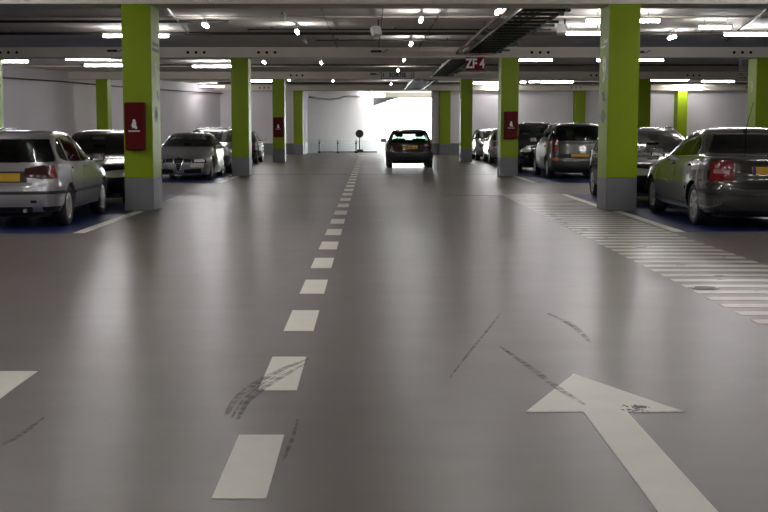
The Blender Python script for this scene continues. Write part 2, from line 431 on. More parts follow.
def scuff(pix, wd, label, grp='dark tyre scuffs on the floor'):
    pts = [P(x, y) for x, y in pix]
    # smooth resample
    out = []
    for i in range(len(pts)-1):
        p0 = pts[max(0, i-1)]; p1 = pts[i]; p2 = pts[i+1]; p3 = pts[min(len(pts)-1, i+2)]
        for s in range(6):
            t = s/6
            out.append(0.5*((2*p1)+(p2-p0)*t+(2*p0-5*p1+4*p2-p3)*t*t+(-p0+3*p1-3*p2+p3)*t**3))
    out.append(pts[-1])
    bm = bmesh.new(); prev = None; n = len(out)
    for i, p in enumerate(out):
        d = (out[min(n-1, i+1)] - out[max(0, i-1)]).normalized(); u = Vector((-d.y, d.x, 0)) * wd/2 * (.35 + .65*math.sin(PI*(i+.5)/n))
        r = [bm.verts.new((p+u*s).to_tuple()[:2] + (z,)) for s, z in ((1, .0036), (-1, .0036), (-1, .0046), (1, .0046))]
        if prev:
            for k in range(4): bm.faces.new((prev[k], prev[(k+1) % 4], r[(k+1) % 4], r[k]))
        else: bm.faces.new(r)
        prev = r
    bm.faces.new(prev[::-1])
    tag(from_bm('tyre_scuff', bm, M_scuff), label, 'tyre mark', grp)
scuff([(226, 416), (236, 400), (256, 384), (282, 370), (310, 359)], .05, 'curved dark tyre mark crossing a lane dash, outer arc')
scuff([(238, 420), (248, 402), (266, 387), (288, 374), (306, 364)], .04, 'curved dark tyre mark crossing a lane dash, inner arc')
scuff([(232, 418), (243, 401), (262, 385), (285, 372)], .02, 'thin dark tyre mark between two curved arcs')
scuff([(450, 378), (470, 352), (488, 330), (500, 314)], .02, 'faint straight tyre mark in the middle of the right lane')
scuff([(500, 347), (530, 368), (560, 390), (584, 405)], .045, 'dark tyre mark running into the head of the arrow')
scuff([(548, 314), (562, 320), (578, 330), (590, 343)], .05, 'short tyre mark beyond the painted arrow')
scuff([(0, 447), (20, 436), (44, 418)], .03, 'faint tyre mark at the left edge of the floor')
scuff([(283, 462), (292, 440), (298, 420)], .02, 'faint tyre mark right of the nearest lane dash')
# floor drain and worn patch
dp = P(705, 288.3)
dr = tag(empty('floor_drain', (dp.x, dp.y, 0)), 'round metal drain cover set among the crossing stripes', 'drain cover')
bm = bmesh.new(); tube(bm, (0, 0, -.01), (0, 0, .007), .12, 28); from_bm('ring', bm, M_steel, dr)
bm = bmesh.new(); tube(bm, (0, 0, 0), (0, 0, .009), .095, 28); from_bm('cover', bm, M_black, dr)
bm = bmesh.new()
pc = P(640, 409)
for k in range(46):
    a = random.random()*2*PI; rr = random.random()**.7
    x = pc.x + .085*rr*math.cos(a) - .02; yy = pc.y + .10*rr*math.sin(a)
    s = random.uniform(.003, .009)
    prism(bm, [(x+s*math.cos(q), yy+s*1.6*math.sin(q)) for q in [i*PI/3 for i in range(6)]], .0006, Matrix.Translation((0, 0, .0030)))
prism(bm, [(pc.x+.01+.035*math.cos(q), pc.y+.035+.03*math.sin(q)) for q in [i*PI/6 for i in range(12)]], .0008, Matrix.Translation((0, 0, .0030)))
tag(from_bm('chipped_paint_patch', bm, M_black), 'dark chipped patch on the head of the painted arrow', 'chipped paint')

# ------------------------------------------------------------------ lamps
def lamp(kind, x, y, z, L, rz, label, grp, lit=True, wide=.075):
    r = empty('fluorescent_lamp', (x, y, z), rz)
    tag(r, label, 'ceiling lamp', grp)
    bm = bmesh.new(); box(bm, -L/2-.04, L/2+.04, -.032, .032, .035, .085, bev=.008); from_bm('housing', bm, M_lamphouse, r)
    bm = bmesh.new(); tube(bm, (-L/2, 0, .0), (L/2, 0, .0), .036, 14); from_bm('tube', bm, M_lamp if lit else M_panel, r, smooth=True)
    for s in (-1, 1):
        bm = bmesh.new(); tube(bm, (s*L*.35, 0, .08), (s*L*.35, 0, HC - z), .008, 6); from_bm('hanger', bm, M_steel, r)
    return r
HL = 3.72
# bars across (parking side); (x centre px, y px, width px)
bars_px = [
 (88, 58.5, 44, 'hanging lamp left of the big pillar with the red box, before the left wall'),
 (136, 36, 64, 'lamp passing behind the top of the big pillar with the red box'),
 (15, 61.5, 26, 'lamp beside the leftmost cut-off pillar'),
 (191, 78.3, 37, 'lower left lamp above the silver coupe'),
 (213, 66.5, 40, 'upper lamp between the big left pillar and the coupe pillar'),
 (104, 65.5, 38, 'thin distant lamp just left of the big pillar with red box'),
 (261, 81, 22, 'lamp between the two green pillars above the dark car at left'),
 (623, 20.8, 72, 'lamp passing behind the top of the pillar with the nine'),
 (715, 27.5, 31, 'short bright lamp high up between the pillar with the nine and right edge'),
 (755, 34.6, 60, 'long lamp cut by the right edge of the photo'),
 (584, 33.5, 38, 'lamp beside the cream speaker at upper right'),
 (535, 60, 34, 'lamp right of the pillar with the red box, above the black people carrier'),
 (630, 60, 66, 'lamp passing behind the pillar with the nine, second beam'),
 (557, 82, 32, 'lamp above the grey people carrier'),
 (486, 83, 25, 'lamp between the two far right pillars'),
 (669, 80, 38, 'far lamp above the black car at right'),
 (718, 81.5, 32, 'far lamp above the dark grey saloon'),
]
for (px, py, wpx, lb) in bars_px:
    p = P(px, py, HL); s = F / (p.y*cp)
    lamp('x', p.x, p.y, HL, wpx/s, 0, lb, 'fluorescent lamps over the parking bays')
# extra lamps over the far bays seen as glow under row four
for (px, py, wpx, lb) in [(688, 88, 32, 'lamp against the top of the brightly lit pillar'), (79, 79.5, 30, 'lamp against the top of the left wall'),(523, 82.3, 5, 'small round looking lamp by the far right beam'), (534, 81.8, 9, 'short lamp by the far right beam'), (212, 86.5, 24, 'lamp close to the corner of the left wall'), (500, 88.2, 22, 'lamp close to the far wall between the right pillars')]:
    p = P(px, py, HL); p.y = min(p.y, 69.0); s = F / (p.y*cp); q = Q(px, py, p.y)
    lamp('x', q.x, p.y, min(q.z, HL), wpx/s, 0, lb, 'fluorescent lamps over the parking bays')
# aisle lamps, along the aisle
aisle = [(421, 20, 'biggest lit lamp over the right lane'), (411, 44, 'second lit lamp over the right lane'), (404, 60, 'third lit lamp over the right lane'),
         (398, 70.5, 'lit lamp in front of the exit lettering'), (391, 84, 'lit lamp under the exit lettering'), (368, 94, 'farthest lit lamp before the exit'),
         (363, 97.5, 'faint farthest lamp at the exit wall'),
         (297, 32, 'lit lamp over the left lane, before the second beam'), (321, 63, 'lit lamp over the left lane, past the second beam'), (333, 81, 'lit lamp over the left lane, past the third beam'),
         (205.5, 25.5, 'lit lamp close to the big left pillar'), (264, 62.5, 'lit lamp above the coupe pillar'), (289, 80, 'lit lamp above the pillar with the smallest red box'),
         (498, 12, 'lit lamp beside the cable tray'), (672, 37.5, 'small oval lit lamp right of the pillar with the nine')]
for (px, py, lb) in aisle:
    p = P(px, py, HL)
    lamp('y', p.x, p.y, HL, .62, PI/2, lb, 'short lamps over the driving lanes', wide=.09)
for (px, py, lb) in [(284, 18, 'unlit lamp over the left lane near the first beam'), (305, 42, 'unlit lamp over the left lane near the second beam')]:
    p = P(px, py, HL); lamp('y', p.x, p.y, HL, .8, PI/2, lb, 'short lamps over the driving lanes', lit=False)
# lamps of the same rows nearer than the frame shows (over and behind the camera)
for y in (1.0, 8.5, 12.0, 15.8):
    for x in (-3.8, -1.8, 1.15, 3.2): lamp('y', x, y, HL, .62, PI/2, 'short lamp over the driving lane out of frame overhead', 'lamps overhead before the first beam')
for y in (2.5, 17.8):
    for x in (-13.5, -10, -7, 7, 10, 13.5, 18): lamp('x', x, y, HL, 1.5, 0, 'long lamp over the cross aisle out of frame overhead', 'lamps overhead before the first beam')

# ------------------------------------------------------------------ conduits, trays, devices
def xpipe(py, h, x0, x1, r, m, label, name='conduit_pipe'):
    y = P(400, py, h).y; x0 = max(x0, lwx(y)+.15); bm = bmesh.new(); tube(bm, (x0, y, h), (x1, y, h), r, 8)
    x = x0 + .6
    while x < x1:
        box(bm, x-.015, x+.015, y-.02, y+.02, h, HC-.001); x += 3.0
    tag(from_bm(name, bm, m, smooth=True), label, 'pipe', 'pipes crossing under the ceiling')
xpipe(33.6, 3.855, -20, 25.5, .036, M_pipe, 'thick dark pipe crossing the whole ceiling before the second beam')
xpipe(29.6, 3.85, -3.0, 4.4, .018, M_pipe, 'thin conduit crossing above the lanes, nearer than the thick pipe')
xpipe(40.3, 3.85, -1.5, 3.0, .018, M_pipe, 'thin conduit crossing above the lanes, close to the second beam')
xpipe(21.5, 3.86, -12, -3.2, .03, M_pipe, 'dark conduit at upper left near the big pillar')
xpipe(65.0, 3.86, -11, 20, .03, M_pipe, 'conduit crossing the ceiling past the second beam')
xpipe(83.0, 3.83, -8, 20, .05, M_pipe, 'dark pipe crossing the ceiling past the third beam')
def ypipe(x, h, y0, y1, r, m, label):
    bm = bmesh.new(); tube(bm, (x, y0, h), (x, y1, h), r, 8)
    y = y0 + .5
    while y < y1:
        box(bm, x-.02, x+.02, y-.015, y+.015, h, HC-.001); y += 2.5
    tag(from_bm('conduit_pipe', bm, m, smooth=True), label, 'pipe', 'conduits running along the lanes')
ypipe(.25, 3.87, 22.4, 37.4, .012, M_pipe, 'thin dark conduit along the lanes beside the white ceiling speaker')
ypipe(1.46, 3.87, 22.4, 37.4, .014, M_pipe, 'thin conduit along the right lane between lamps')
ypipe(-1.0, 3.87, 22.4, 37.4, .010, M_pipe, 'thin conduit along the left lane')
bm = bmesh.new(); a = Q(163, 13, 24); b = Q(192, 31, 33); a.z = b.z = 3.86; tube(bm, a, b, .02, 8)
tag(from_bm('conduit_pipe', bm, M_steel, smooth=True), 'pale conduit slanting away beside the big left pillar', 'pipe')
bm = bmesh.new(); a = Q(768, 16, 25); b = Q(726, 30, 34); a.z = b.z = 3.86; box(bm, 0, (b-a).length, -.035, .035, -.02, .02)
bmesh.ops.transform(bm, matrix=Matrix.Translation(a) @ Vector((1, 0, 0)).rotation_difference((b-a).normalized()).to_matrix().to_4x4(), verts=bm.verts)
tag(from_bm('slanting_cable_tray', bm, M_black), 'dark narrow tray slanting across the ceiling at upper right', 'cable tray')
# brown pipe along the left wall
bm = bmesh.new()
pts = []
for (px, py) in [(-30, 75.6), (5, 78), (60, 81.5), (110, 86), (165, 90), (221, 93.6)]:
    # point on the oblique wall: solve depth so that x matches
    lo, hi = 20.0, 70.2
    for _ in range(50):
        md = (lo+hi)/2; q = Q(px, py, md)
        if q.x > lwx(md): lo = md
        else: hi = md
    q = Q(px, py, lo); q.x += .10; pts.append(q)
path_tube(bm, pts, .03); tag(from_bm('wall_pipe', bm, M_brown, smooth=True), 'brown pipe sloping along the top of the left wall', 'pipe')
# cable trays along the right lane
def tray(y0, y1, x0, x1, h, label):
    r = tag(empty('cable_tray', (x0, y0, h)), label, 'cable tray', 'cable trays along the right lane')
    W = x1 - x0; L = y1 - y0
    for xx in (0, W):
        bx('rail', (xx-.012, xx+.012, 0, L, -.03, .05), M_steel, r)
    y = .2
    while y < L - .05:
        e = random.uniform(-.02, .30)
        bx('rung', (.012, W + e, y-.07, y+.07, -.03, .02), M_cable, r); y += .85
    for k in range(4):
        bm = bmesh.new(); xx = .10 + k*.12
        path_tube(bm, [(xx + random.uniform(-.03, .03), L*t/8, .035 + .012*math.sin(k+t)) for t in range(9)], .022 if k % 3 else .03, 6)
        from_bm('cable', bm, M_cable if k % 3 else M_brown, r, smooth=True)
    y = .6
    while y < L:
        bx('hanger', (-.05, -.03, y-.012, y+.012, 0, HC-h), M_steel, r)
        bx('hanger', (W+.03, W+.05, y-.012, y+.012, 0, HC-h), M_steel, r); y += 2.8
tray(22.6, 37.2, 2.84, 3.72, 3.70, 'nearest ladder cable tray hanging before the red sign')
tray(38.6, 53.2, 2.60, 3.3, 3.70, 'ladder cable tray hanging behind the red sign')
tray(54.6, 69.3, 1.9, 2.9, 3.66, 'farthest cable tray near the bright exit')
bm = bmesh.new(); tube(bm, (2.62, 22.5, 3.74), (2.62, 37.4, 3.74), .045, 10)
for yy in (23.5, 28.5, 33.5): box(bm, 2.61, 2.63, yy-.02, yy+.02, 3.74, HC-.002)
tag(from_bm('sprinkler_pipe', bm, M_brown, smooth=True), 'brown pipe beside the nearest ladder cable tray', 'pipe')
# loudspeakers
def speaker(px, py, Z, label, m, s=.17, rz=.5):
    p = Q(px, py, Z); r = empty('ceiling_speaker', p, rz); tag(r, label, 'loudspeaker', 'loudspeakers under the ceiling')
    M = Matrix.Rotation(-.4, 4, 'X')
    bm = bmesh.new(); box(bm, -s*.8, s*.8, -s*.6, s*.6, -s, s*.7, bev=.02, M=M); from_bm('case', bm, m, r)
    bm = bmesh.new(); box(bm, -s*.65, s*.65, -s*.64, -s*.6, -s*.85, s*.5, M=M); from_bm('front_mesh', bm, M_panel, r)
    bm = bmesh.new(); tube(bm, (s*.5, 0, s*.4), (s*.5, 0, HC - p.z), .02, 8); from_bm('bracket', bm, M_black, r)
speaker(376, 30.5, 28.0, 'white loudspeaker box hanging over the lanes', M_case, s=.13)
speaker(562, 29, 28.0, 'cream loudspeaker box hanging beside the pillar with the nine', M_case, s=.13, rz=-.5)
# foil duct
p = Q(743, 78, 39.5); q = Q(743, 60.5, 39.5)
d = tag(empty('foil_duct', (p.x, 39.5, p.z)), 'shiny silver flexible ducts hanging beside the cut-off right pillar', 'duct')
for k in (-.07, .09):
    bm = bmesh.new(); n = 26; H = HC - p.z
    prev = None
    for i in range(n+1):
        rr = .07 + (.012 if i % 2 else 0); z = H*i/n
        ring = [bm.verts.new((k + rr*math.cos(t*PI/7), rr*math.sin(t*PI/7), z)) for t in range(14)]
        if prev:
            for t in range(14): bm.faces.new((prev[t], prev[(t+1) % 14], ring[(t+1) % 14], ring[t]))
        else: bm.faces.new(ring[::-1])
        prev = ring
    bm.faces.new(prev); from_bm('duct_tube', bm, M_foil, d)

# brackets on the beams
def clip(px, py, Z, wd, label):
    p = Q(px, py, Z - .02); r = tag(empty('beam_bracket', (p.x, Z, p.z)), label, 'bracket', 'dark brackets fixed on the beams')
    bx('plate', (-wd/2, wd/2, -.03, .0, -.035, .035), M_black, r, bev=.005)
    bm = bmesh.new(); path_tube(bm, [(wd/2, -.02, 0), (wd/2+.06, -.03, -.03), (wd/2+.12, -.03, .01), (wd/2+.2, -.03, .05)], .012, 6); from_bm('cable_end', bm, M_black, r, smooth=True)
clip(376, 51.3, 37.5, .32, 'dark bracket with loose cable on the second beam over the lanes')
clip(112, 50.8, 37.5, .30, 'dark bracket on the second beam left of the big pillar')
clip(642, 52, 37.5, .12, 'dark bracket on the second beam right of the pillar with the nine')
clip(373, 74, 53.4, .26, 'dark small bracket left of the exit lettering')

# signs
a = Q(465.4, 57.2, 37.3); b = Q(485.0, 70.4, 37.3)
sg = tag(empty('zone_sign', ((a.x+b.x)/2, 37.3, (a.z+b.z)/2)), 'red hanging sign with white letters ZF 4', 'sign')
W, H = b.x-a.x, a.z-b.z
bx('board', (-W/2, W/2, -.02, .02, -H/2, H/2), M_redsign, sg, bev=.006)
RX = Matrix.Rotation(PI/2, 4, 'X')
text_obj('lettering', 'ZF 4', .40, M_wtext, sg, Matrix.Translation((0, -.022, -.005)) @ RX, .002, .012, .76)
for s in (-1, 1):
    bx('hanger', (s*W*.4-.01, s*W*.4+.01, -.01, .3, H/2-.01, H/2+.03), M_steel, sg)
a = Q(381, 71.2, 53.3); b = Q(414, 78.6, 53.3)
sg = tag(empty('exit_sign', ((a.x+b.x)/2, 53.38, (a.z+b.z)/2)), 'pale sign with dark letters SORTIE on the third beam', 'sign')
W, H = b.x-a.x, a.z-b.z
bx('board', (-W/2, W/2, -.02, .02, -H/2, H/2), M_panel, sg)
bm = bmesh.new()
for (x0, x1, z0, z1) in [(-W/2, W/2, H/2-.025, H/2), (-W/2, W/2, -H/2, -H/2+.025), (-W/2, -W/2+.025, -H/2, H/2), (W/2-.025, W/2, -H/2, H/2)]:
    box(bm, x0, x1, -.026, -.02, z0, z1)
from_bm('border', bm, M_btext, sg)
text_obj('lettering', 'SORTIE', .245, M_btext, sg, Matrix.Translation((0, -.022, -.005)) @ RX, .002, .008, .92)
for s in (-1, 1):
    bx('end_mark', (s*W*.43-.02, s*W*.43+.02, -.026, -.02, -.08, .08), M_btext, sg)

# bollards, round sign, kerb and cable near the exit
for px, lb in ((319.5, 'leftmost of the three slim bollards before the exit wall'), (337.8, 'middle of the three slim bollards before the exit wall'), (356.2, 'slim bollard directly beside the round sign')):
    p = P(px, 153.2)
    r = tag(empty('bollard', (p.x, p.y, 0)), lb, 'bollard', 'slim bollards before the exit wall')
    bm = bmesh.new(); tube(bm, (0, 0, .0), (0, 0, .80), .045, 12); from_bm('post', bm, mat('pale_post', (.6, .6, .58), .5), r, smooth=True)
    bx('foot', (-.09, .09, -.09, .09, 0, .13), M_black, r, bev=.02)
    bm = bmesh.new(); tube(bm, (0, 0, .55), (0, 0, .65), .047, 12); from_bm('band', bm, M_redsign, r, smooth=True)
p = P(359.5, 152.0); q = Q(359.2, 133.7, p.y)
r = tag(empty('round_sign', (p.x, p.y, 0)), 'dark round traffic sign on a stand before the exit wall', 'sign')
bm = bmesh.new(); tube(bm, (0, -.02, q.z), (0, .01, q.z), .24, 32); from_bm('disc', bm, mat('sign_back', (.05, .055, .055), .5), r)
bm = bmesh.new(); tube(bm, (0, -.03, q.z), (0, .0, q.z), .25, 32); tube(bm, (0, 0, 0), (0, 0, q.z), .03, 10); from_bm('post', bm, mat('sign_back', (.05, .055, .055), .5), r)
bx('foot', (-.24, .24, -.15, .15, 0, .16), M_black, r, bev=.03)
a = P(306, 151.2); b = P(384, 149.9)
kb = bx('kerb', (a.x, .4, 75.6, 75.8, 0, .06), M_black); struct(kb)
bm = bmesh.new()
pts = [Q(x, y, Z) for x, y, Z in [(309.5, 97.2, 73.9), (318, 98.6, 75.0), (330, 99.3, 76.0), (338, 98.5, 77.0), (345, 96.8, 78.4), (352, 96.5, 79.2), (362, 97, 80.6)]]
pts = [Vector((v.x, 74 + (v.x + 3.8) * 10 / 4.85 - .35, v.z)) for v in pts]
path_tube(bm, pts, .05, 8); tag(from_bm('sagging_cable', bm, M_pipe, smooth=True), 'dark cable sagging along the top of the exit wall', 'cable')
# grey slanted duct before the exit
a = Q(373.5, 98, 81.0); b = Q(373.5, 105.5, 81.0); c = Q(385, 101.8, 81.0); d_ = Q(400, 97.5, 81.0)
bm = bmesh.new(); prism(bm, [(a.x, a.z), (b.x, b.z), (c.x, c.z), (d_.x, d_.z)], .5, Matrix.Translation((0, 81.4, 0)) @ RX)
tag(from_bm('slanted_duct', bm, M_dado), 'grey wedge shaped duct over the left corner of the exit', 'duct')

# ------------------------------------------------------------------ cars
def pchip(keys):
    xs = [k[0] for k in keys]; ys = [k[1] for k in keys]; n = len(xs)
    h = [xs[i+1]-xs[i] for i in range(n-1)]; d = [(ys[i+1]-ys[i])/h[i] for i in range(n-1)]
    m = [0]*n
    for i in range(1, n-1):
        if d[i-1]*d[i] <= 0: m[i] = 0
        else:
            w1 = 2*h[i]+h[i-1]; w2 = h[i]+2*h[i-1]; m[i] = (w1+w2)/(w1/d[i-1]+w2/d[i])
    m[0] = d[0]; m[-1] = d[-1]
    def f(x):
        if x <= xs[0]: return ys[0]
        if x >= xs[-1]: return ys[-1]
        i = 0
        while x > xs[i+1]: i += 1
        t = (x-xs[i])/h[i]
        return ((1+2*t)*(1-t)**2*ys[i] + t*(1-t)**2*h[i]*m[i] + t*t*(3-2*t)*ys[i+1] + t*t*(t-1)*h[i]*m[i+1])
    return f

class Shell:
    """car body as a stack of plan contours; keys: z -> (w, yf, yr, a, b)"""
    def __init__(s, keys):
        s.z0 = keys[0][0]; s.z1 = keys[-1][0]
        s.fw, s.ff, s.fr, s.fa, s.fb = [pchip([(k[0], k[i]) for k in keys]) for i in range(1, 6)]
    def par(s, z):
        w, yf, yr = s.fw(z), s.ff(z), s.fr(z)
        return w, (yf+yr)/2, (yf-yr)/2, s.fa(z), s.fb(z)
    def pt(s, ph, z):
        w, y0, h, a, b = s.par(z); c, q = math.cos(ph), math.sin(ph)
        return Vector((w*math.copysign(abs(c)**(2/a), c), y0 + h*math.copysign(abs(q)**(2/b), q), z))
    def ph(s, spec, z):
        k, v = spec; w, y0, h, a, b = s.par(z)
        if k in 'RF':
            c = math.copysign(min(1, abs(v)/w)**(a/2), v); t = math.acos(max(-1, min(1, c)))
            return -t if k == 'R' else t
        u = (v-y0)/h; q = math.copysign(min(1, abs(u))**(b/2), u); t = math.asin(q)
        return t if k == 'S' else (-PI - t if k == 'LR' else PI - t)
    def nrm(s, ph, z):
        e = .01; dz = .004
        du = s.pt(ph+e, z) - s.pt(ph-e, z); dv = s.pt(ph, min(z+dz, s.z1)) - s.pt(ph, max(z-dz, s.z0))
        n = du.cross(dv)
        return n.normalized() if n.length > 1e-9 else Vector((0, 0, 1))
    def levels(s, n):
        N = 500; zs = [s.z0 + (s.z1-s.z0)*i/N for i in range(N+1)]; acc = [0]
        for i in range(N):
            d = math.sqrt((zs[i+1]-zs[i])**2 + (s.ff(zs[i+1])-s.ff(zs[i]))**2*.6 + (s.fr(zs[i+1])-s.fr(zs[i]))**2*.6 + (s.fw(zs[i+1])-s.fw(zs[i]))**2*2)
            acc.append(acc[-1]+d)
        out = []; j = 0
        for k in range(n+1):
            t = acc[-1]*k/n
            while j < N and acc[j+1] < t: j += 1
            u = 0 if j >= N or acc[j+1] == acc[j] else (t-acc[j])/(acc[j+1]-acc[j])
            out.append(min(s.z1, zs[min(j, N)] + u*(zs[1]-zs[0])))
        return out
    def mesh(s, N=96, n=56, inset=0.0, zr=None, ylim=None):
        bm = bmesh.new(); rings = []
        zs = s.levels(n) if zr is None else [zr[0] + (zr[1]-zr[0])*i/14 for i in range(15)]
        for z in zs:
            w, y0, h, a, b = s.par(z); yf = y0+h-inset*1.3; yr = y0-h+inset*1.3; w -= inset
            if ylim: yf = min(yf, ylim[1]); yr = max(yr, ylim[0])
            y0 = (yf+yr)/2; h = (yf-yr)/2; R = []
            for i in range(N):
                u = (i+.5)/N; ph = 2*PI*u
                # spread points: blend angle so corners get enough
                c, q = math.cos(ph), math.sin(ph)
                R.append(bm.verts.new((w*math.copysign(abs(c)**(2/a), c), y0 + h*math.copysign(abs(q)**(2/b), q), z)))
            rings.append(R)
        for A, B in zip(rings, rings[1:]):
            for i in range(N): bm.faces.new((A[i], A[(i+1) % N], B[(i+1) % N], B[i]))
        bm.faces.new(rings[0][::-1]); bm.faces.new(rings[-1])
        return bm
    def patch(s, cols, off=.004, th=.02, nu=5, nv=6, mirror=False, bm=None):
        bm = bm or bmesh.new(); cc = []
        for (A, B) in zip(cols, cols[1:]):
            last = B is cols[-1]
            for k in range(nu + (1 if last else 0)):
                cc.append((A, B, k/nu))
        G = []; I = []
        for (A, B, t) in cc:
            lo = A[1]+(B[1]-A[1])*t; hi = A[2]+(B[2]-A[2])*t; g = []; gi = []
            for j in range(nv+1):
                z = lo+(hi-lo)*j/nv; z = max(s.z0+.001, min(s.z1-.001, z))
                ph = s.ph(A[0], z)*(1-t) + s.ph(B[0], z)*t
                if A[0][0] == B[0][0]:
                    ph = s.ph((A[0][0], A[0][1]*(1-t) + B[0][1]*t), z)
                p = s.pt(ph, z); n = s.nrm(ph, z)
                if n.dot(Vector((p.x, (p.y-s.par(z)[1])*.6, .2))) < 0: n = -n
                po = p+n*off; pi = p-n*th
                if mirror: po.x *= -1; pi.x *= -1
                g.append(bm.verts.new(po)); gi.append(bm.verts.new(pi))
            G.append(g); I.append(gi)
        U = len(G)-1
        for i in range(U):
            for j in range(nv):
                bm.faces.new((G[i][j], G[i+1][j], G[i+1][j+1], G[i][j+1])); bm.faces.new((I[i][j], I[i][j+1], I[i+1][j+1], I[i+1][j]))
        for i in range(U):
            bm.faces.new((G[i][0], I[i][0], I[i+1][0], G[i+1][0])); bm.faces.new((G[i][nv], G[i+1][nv], I[i+1][nv], I[i][nv]))
        for j in range(nv):
            bm.faces.new((G[0][j], G[0][j+1], I[0][j+1], I[0][j])); bm.faces.new((G[U][j], I[U][j], I[U][j+1], G[U][j+1]))
        return bm

def boolean_cut(o, cutters):
    tmp = []
    for i, cm in enumerate(cutters):
        me = bpy.data.meshes.new('cut'); bmesh.ops.recalc_face_normals(cm, faces=cm.faces); cm.to_mesh(me); cm.free()
        me.materials.append(o.data.materials[0]); me.materials.append(M_inside)
        for p in me.polygons: p.material_index = 1
        c = bpy.data.objects.new('cut', me); C.objects.link(c); tmp.append(c)
        c.hide_render = True
        md = o.modifiers.new('b', 'BOOLEAN'); md.object = c; md.operation = 'DIFFERENCE'; md.solver = 'EXACT'
    dg = bpy.context.evaluated_depsgraph_get(); dg.update()
    me = bpy.data.meshes.new_from_object(o.evaluated_get(dg), depsgraph=dg)
    o.modifiers.clear(); old = o.data; o.data = me
    for c in tmp: bpy.data.objects.remove(c)
    bm = bmesh.new(); bm.from_mesh(me)
    for f in bm.faces: f.smooth = f.material_index == 0 and len(f.verts) < 30
    for e in bm.edges: e.smooth = not (len(e.link_faces) == 2 and e.calc_face_angle(0) > math.radians(38))
    bm.to_mesh(me); bm.free()

def lathe(bm, prof, axis_x=True, n=36, cx=0.0, ring=False):
    rings = []
    for (x, r) in prof:
        rings.append([bm.verts.new((cx+x, r*math.cos(2*PI*k/n), r*math.sin(2*PI*k/n))) for k in range(n)])
    for A, B in zip(rings, rings[1:]):
        for k in range(n): bm.faces.new((A[k], A[(k+1) % n], B[(k+1) % n], B[k]))
    if ring:
        for k in range(n): bm.faces.new((rings[-1][k], rings[-1][(k+1) % n], rings[0][(k+1) % n], rings[0][k]))
    else:
        bm.faces.new(rings[0][::-1]); bm.faces.new(rings[-1])
WM = {}
def wheel_meshes(R, style):
    """tyre and rim facing +x"""
    k = (R, style)
    if k in WM: return WM[k]
    bm = bmesh.new(); rr = R*.66
    lathe(bm, [(-.19, rr*.9), (-.19, R*.93), (-.175, R*.985), (-.15, R), (-.05, R), (-.022, R*.985), (-.004, R*.93), (0, R*.82), (-.012, rr), (-.03, rr*.96)])
    bmesh.ops.recalc_face_normals(bm, faces=bm.faces)
    for f in bm.faces: f.smooth = len(f.verts) == 4
    t = bpy.data.meshes.new('tyre'); bm.to_mesh(t); bm.free(); t.materials.append(M_dark)
    bm = bmesh.new()
    if style == 'cover':
        lathe(bm, [(-.06, rr), (-.006, rr), (-.012, rr*.93), (-.004, rr*.8), (.004, rr*.35), (.004, .02)])
        for i in range(9):
            a = 2*PI*i/9; M = Matrix.Rotation(a, 4, 'X')
            box(bm, -.004, .004, -.022, .022, rr*.58, rr*.82, M=M)
    else:
        lathe(bm, [(-.12, rr), (-.008, rr*1.01), (-.008, rr*.92), (-.10, rr*.90)], ring=True)
        lathe(bm, [(-.06, .075), (-.002, .07), (.002, .04)])
        for i in range(7 if style == 'seven' else 5):
            a = 2*PI*i/(7 if style == 'seven' else 5); M = Matrix.Rotation(a, 4, 'X')
            box(bm, -.035, -.006, -.028, .028, .05, rr*.95, bev=.008, M=M)
    bmesh.ops.recalc_face_normals(bm, faces=bm.faces)
    m = bpy.data.meshes.new('rim'); bm.to_mesh(m); bm.free(); m.materials.append(M_alloy)
    bm = bmesh.new(); lathe(bm, [(-.17, rr*.97), (-.10, rr*.97)])
    bmesh.ops.recalc_face_normals(bm, faces=bm.faces)
    d = bpy.data.meshes.new('brake_disc'); bm.to_mesh(d); bm.free(); d.materials.append(M_hole)
    WM[k] = (t, m, d); return WM[k]

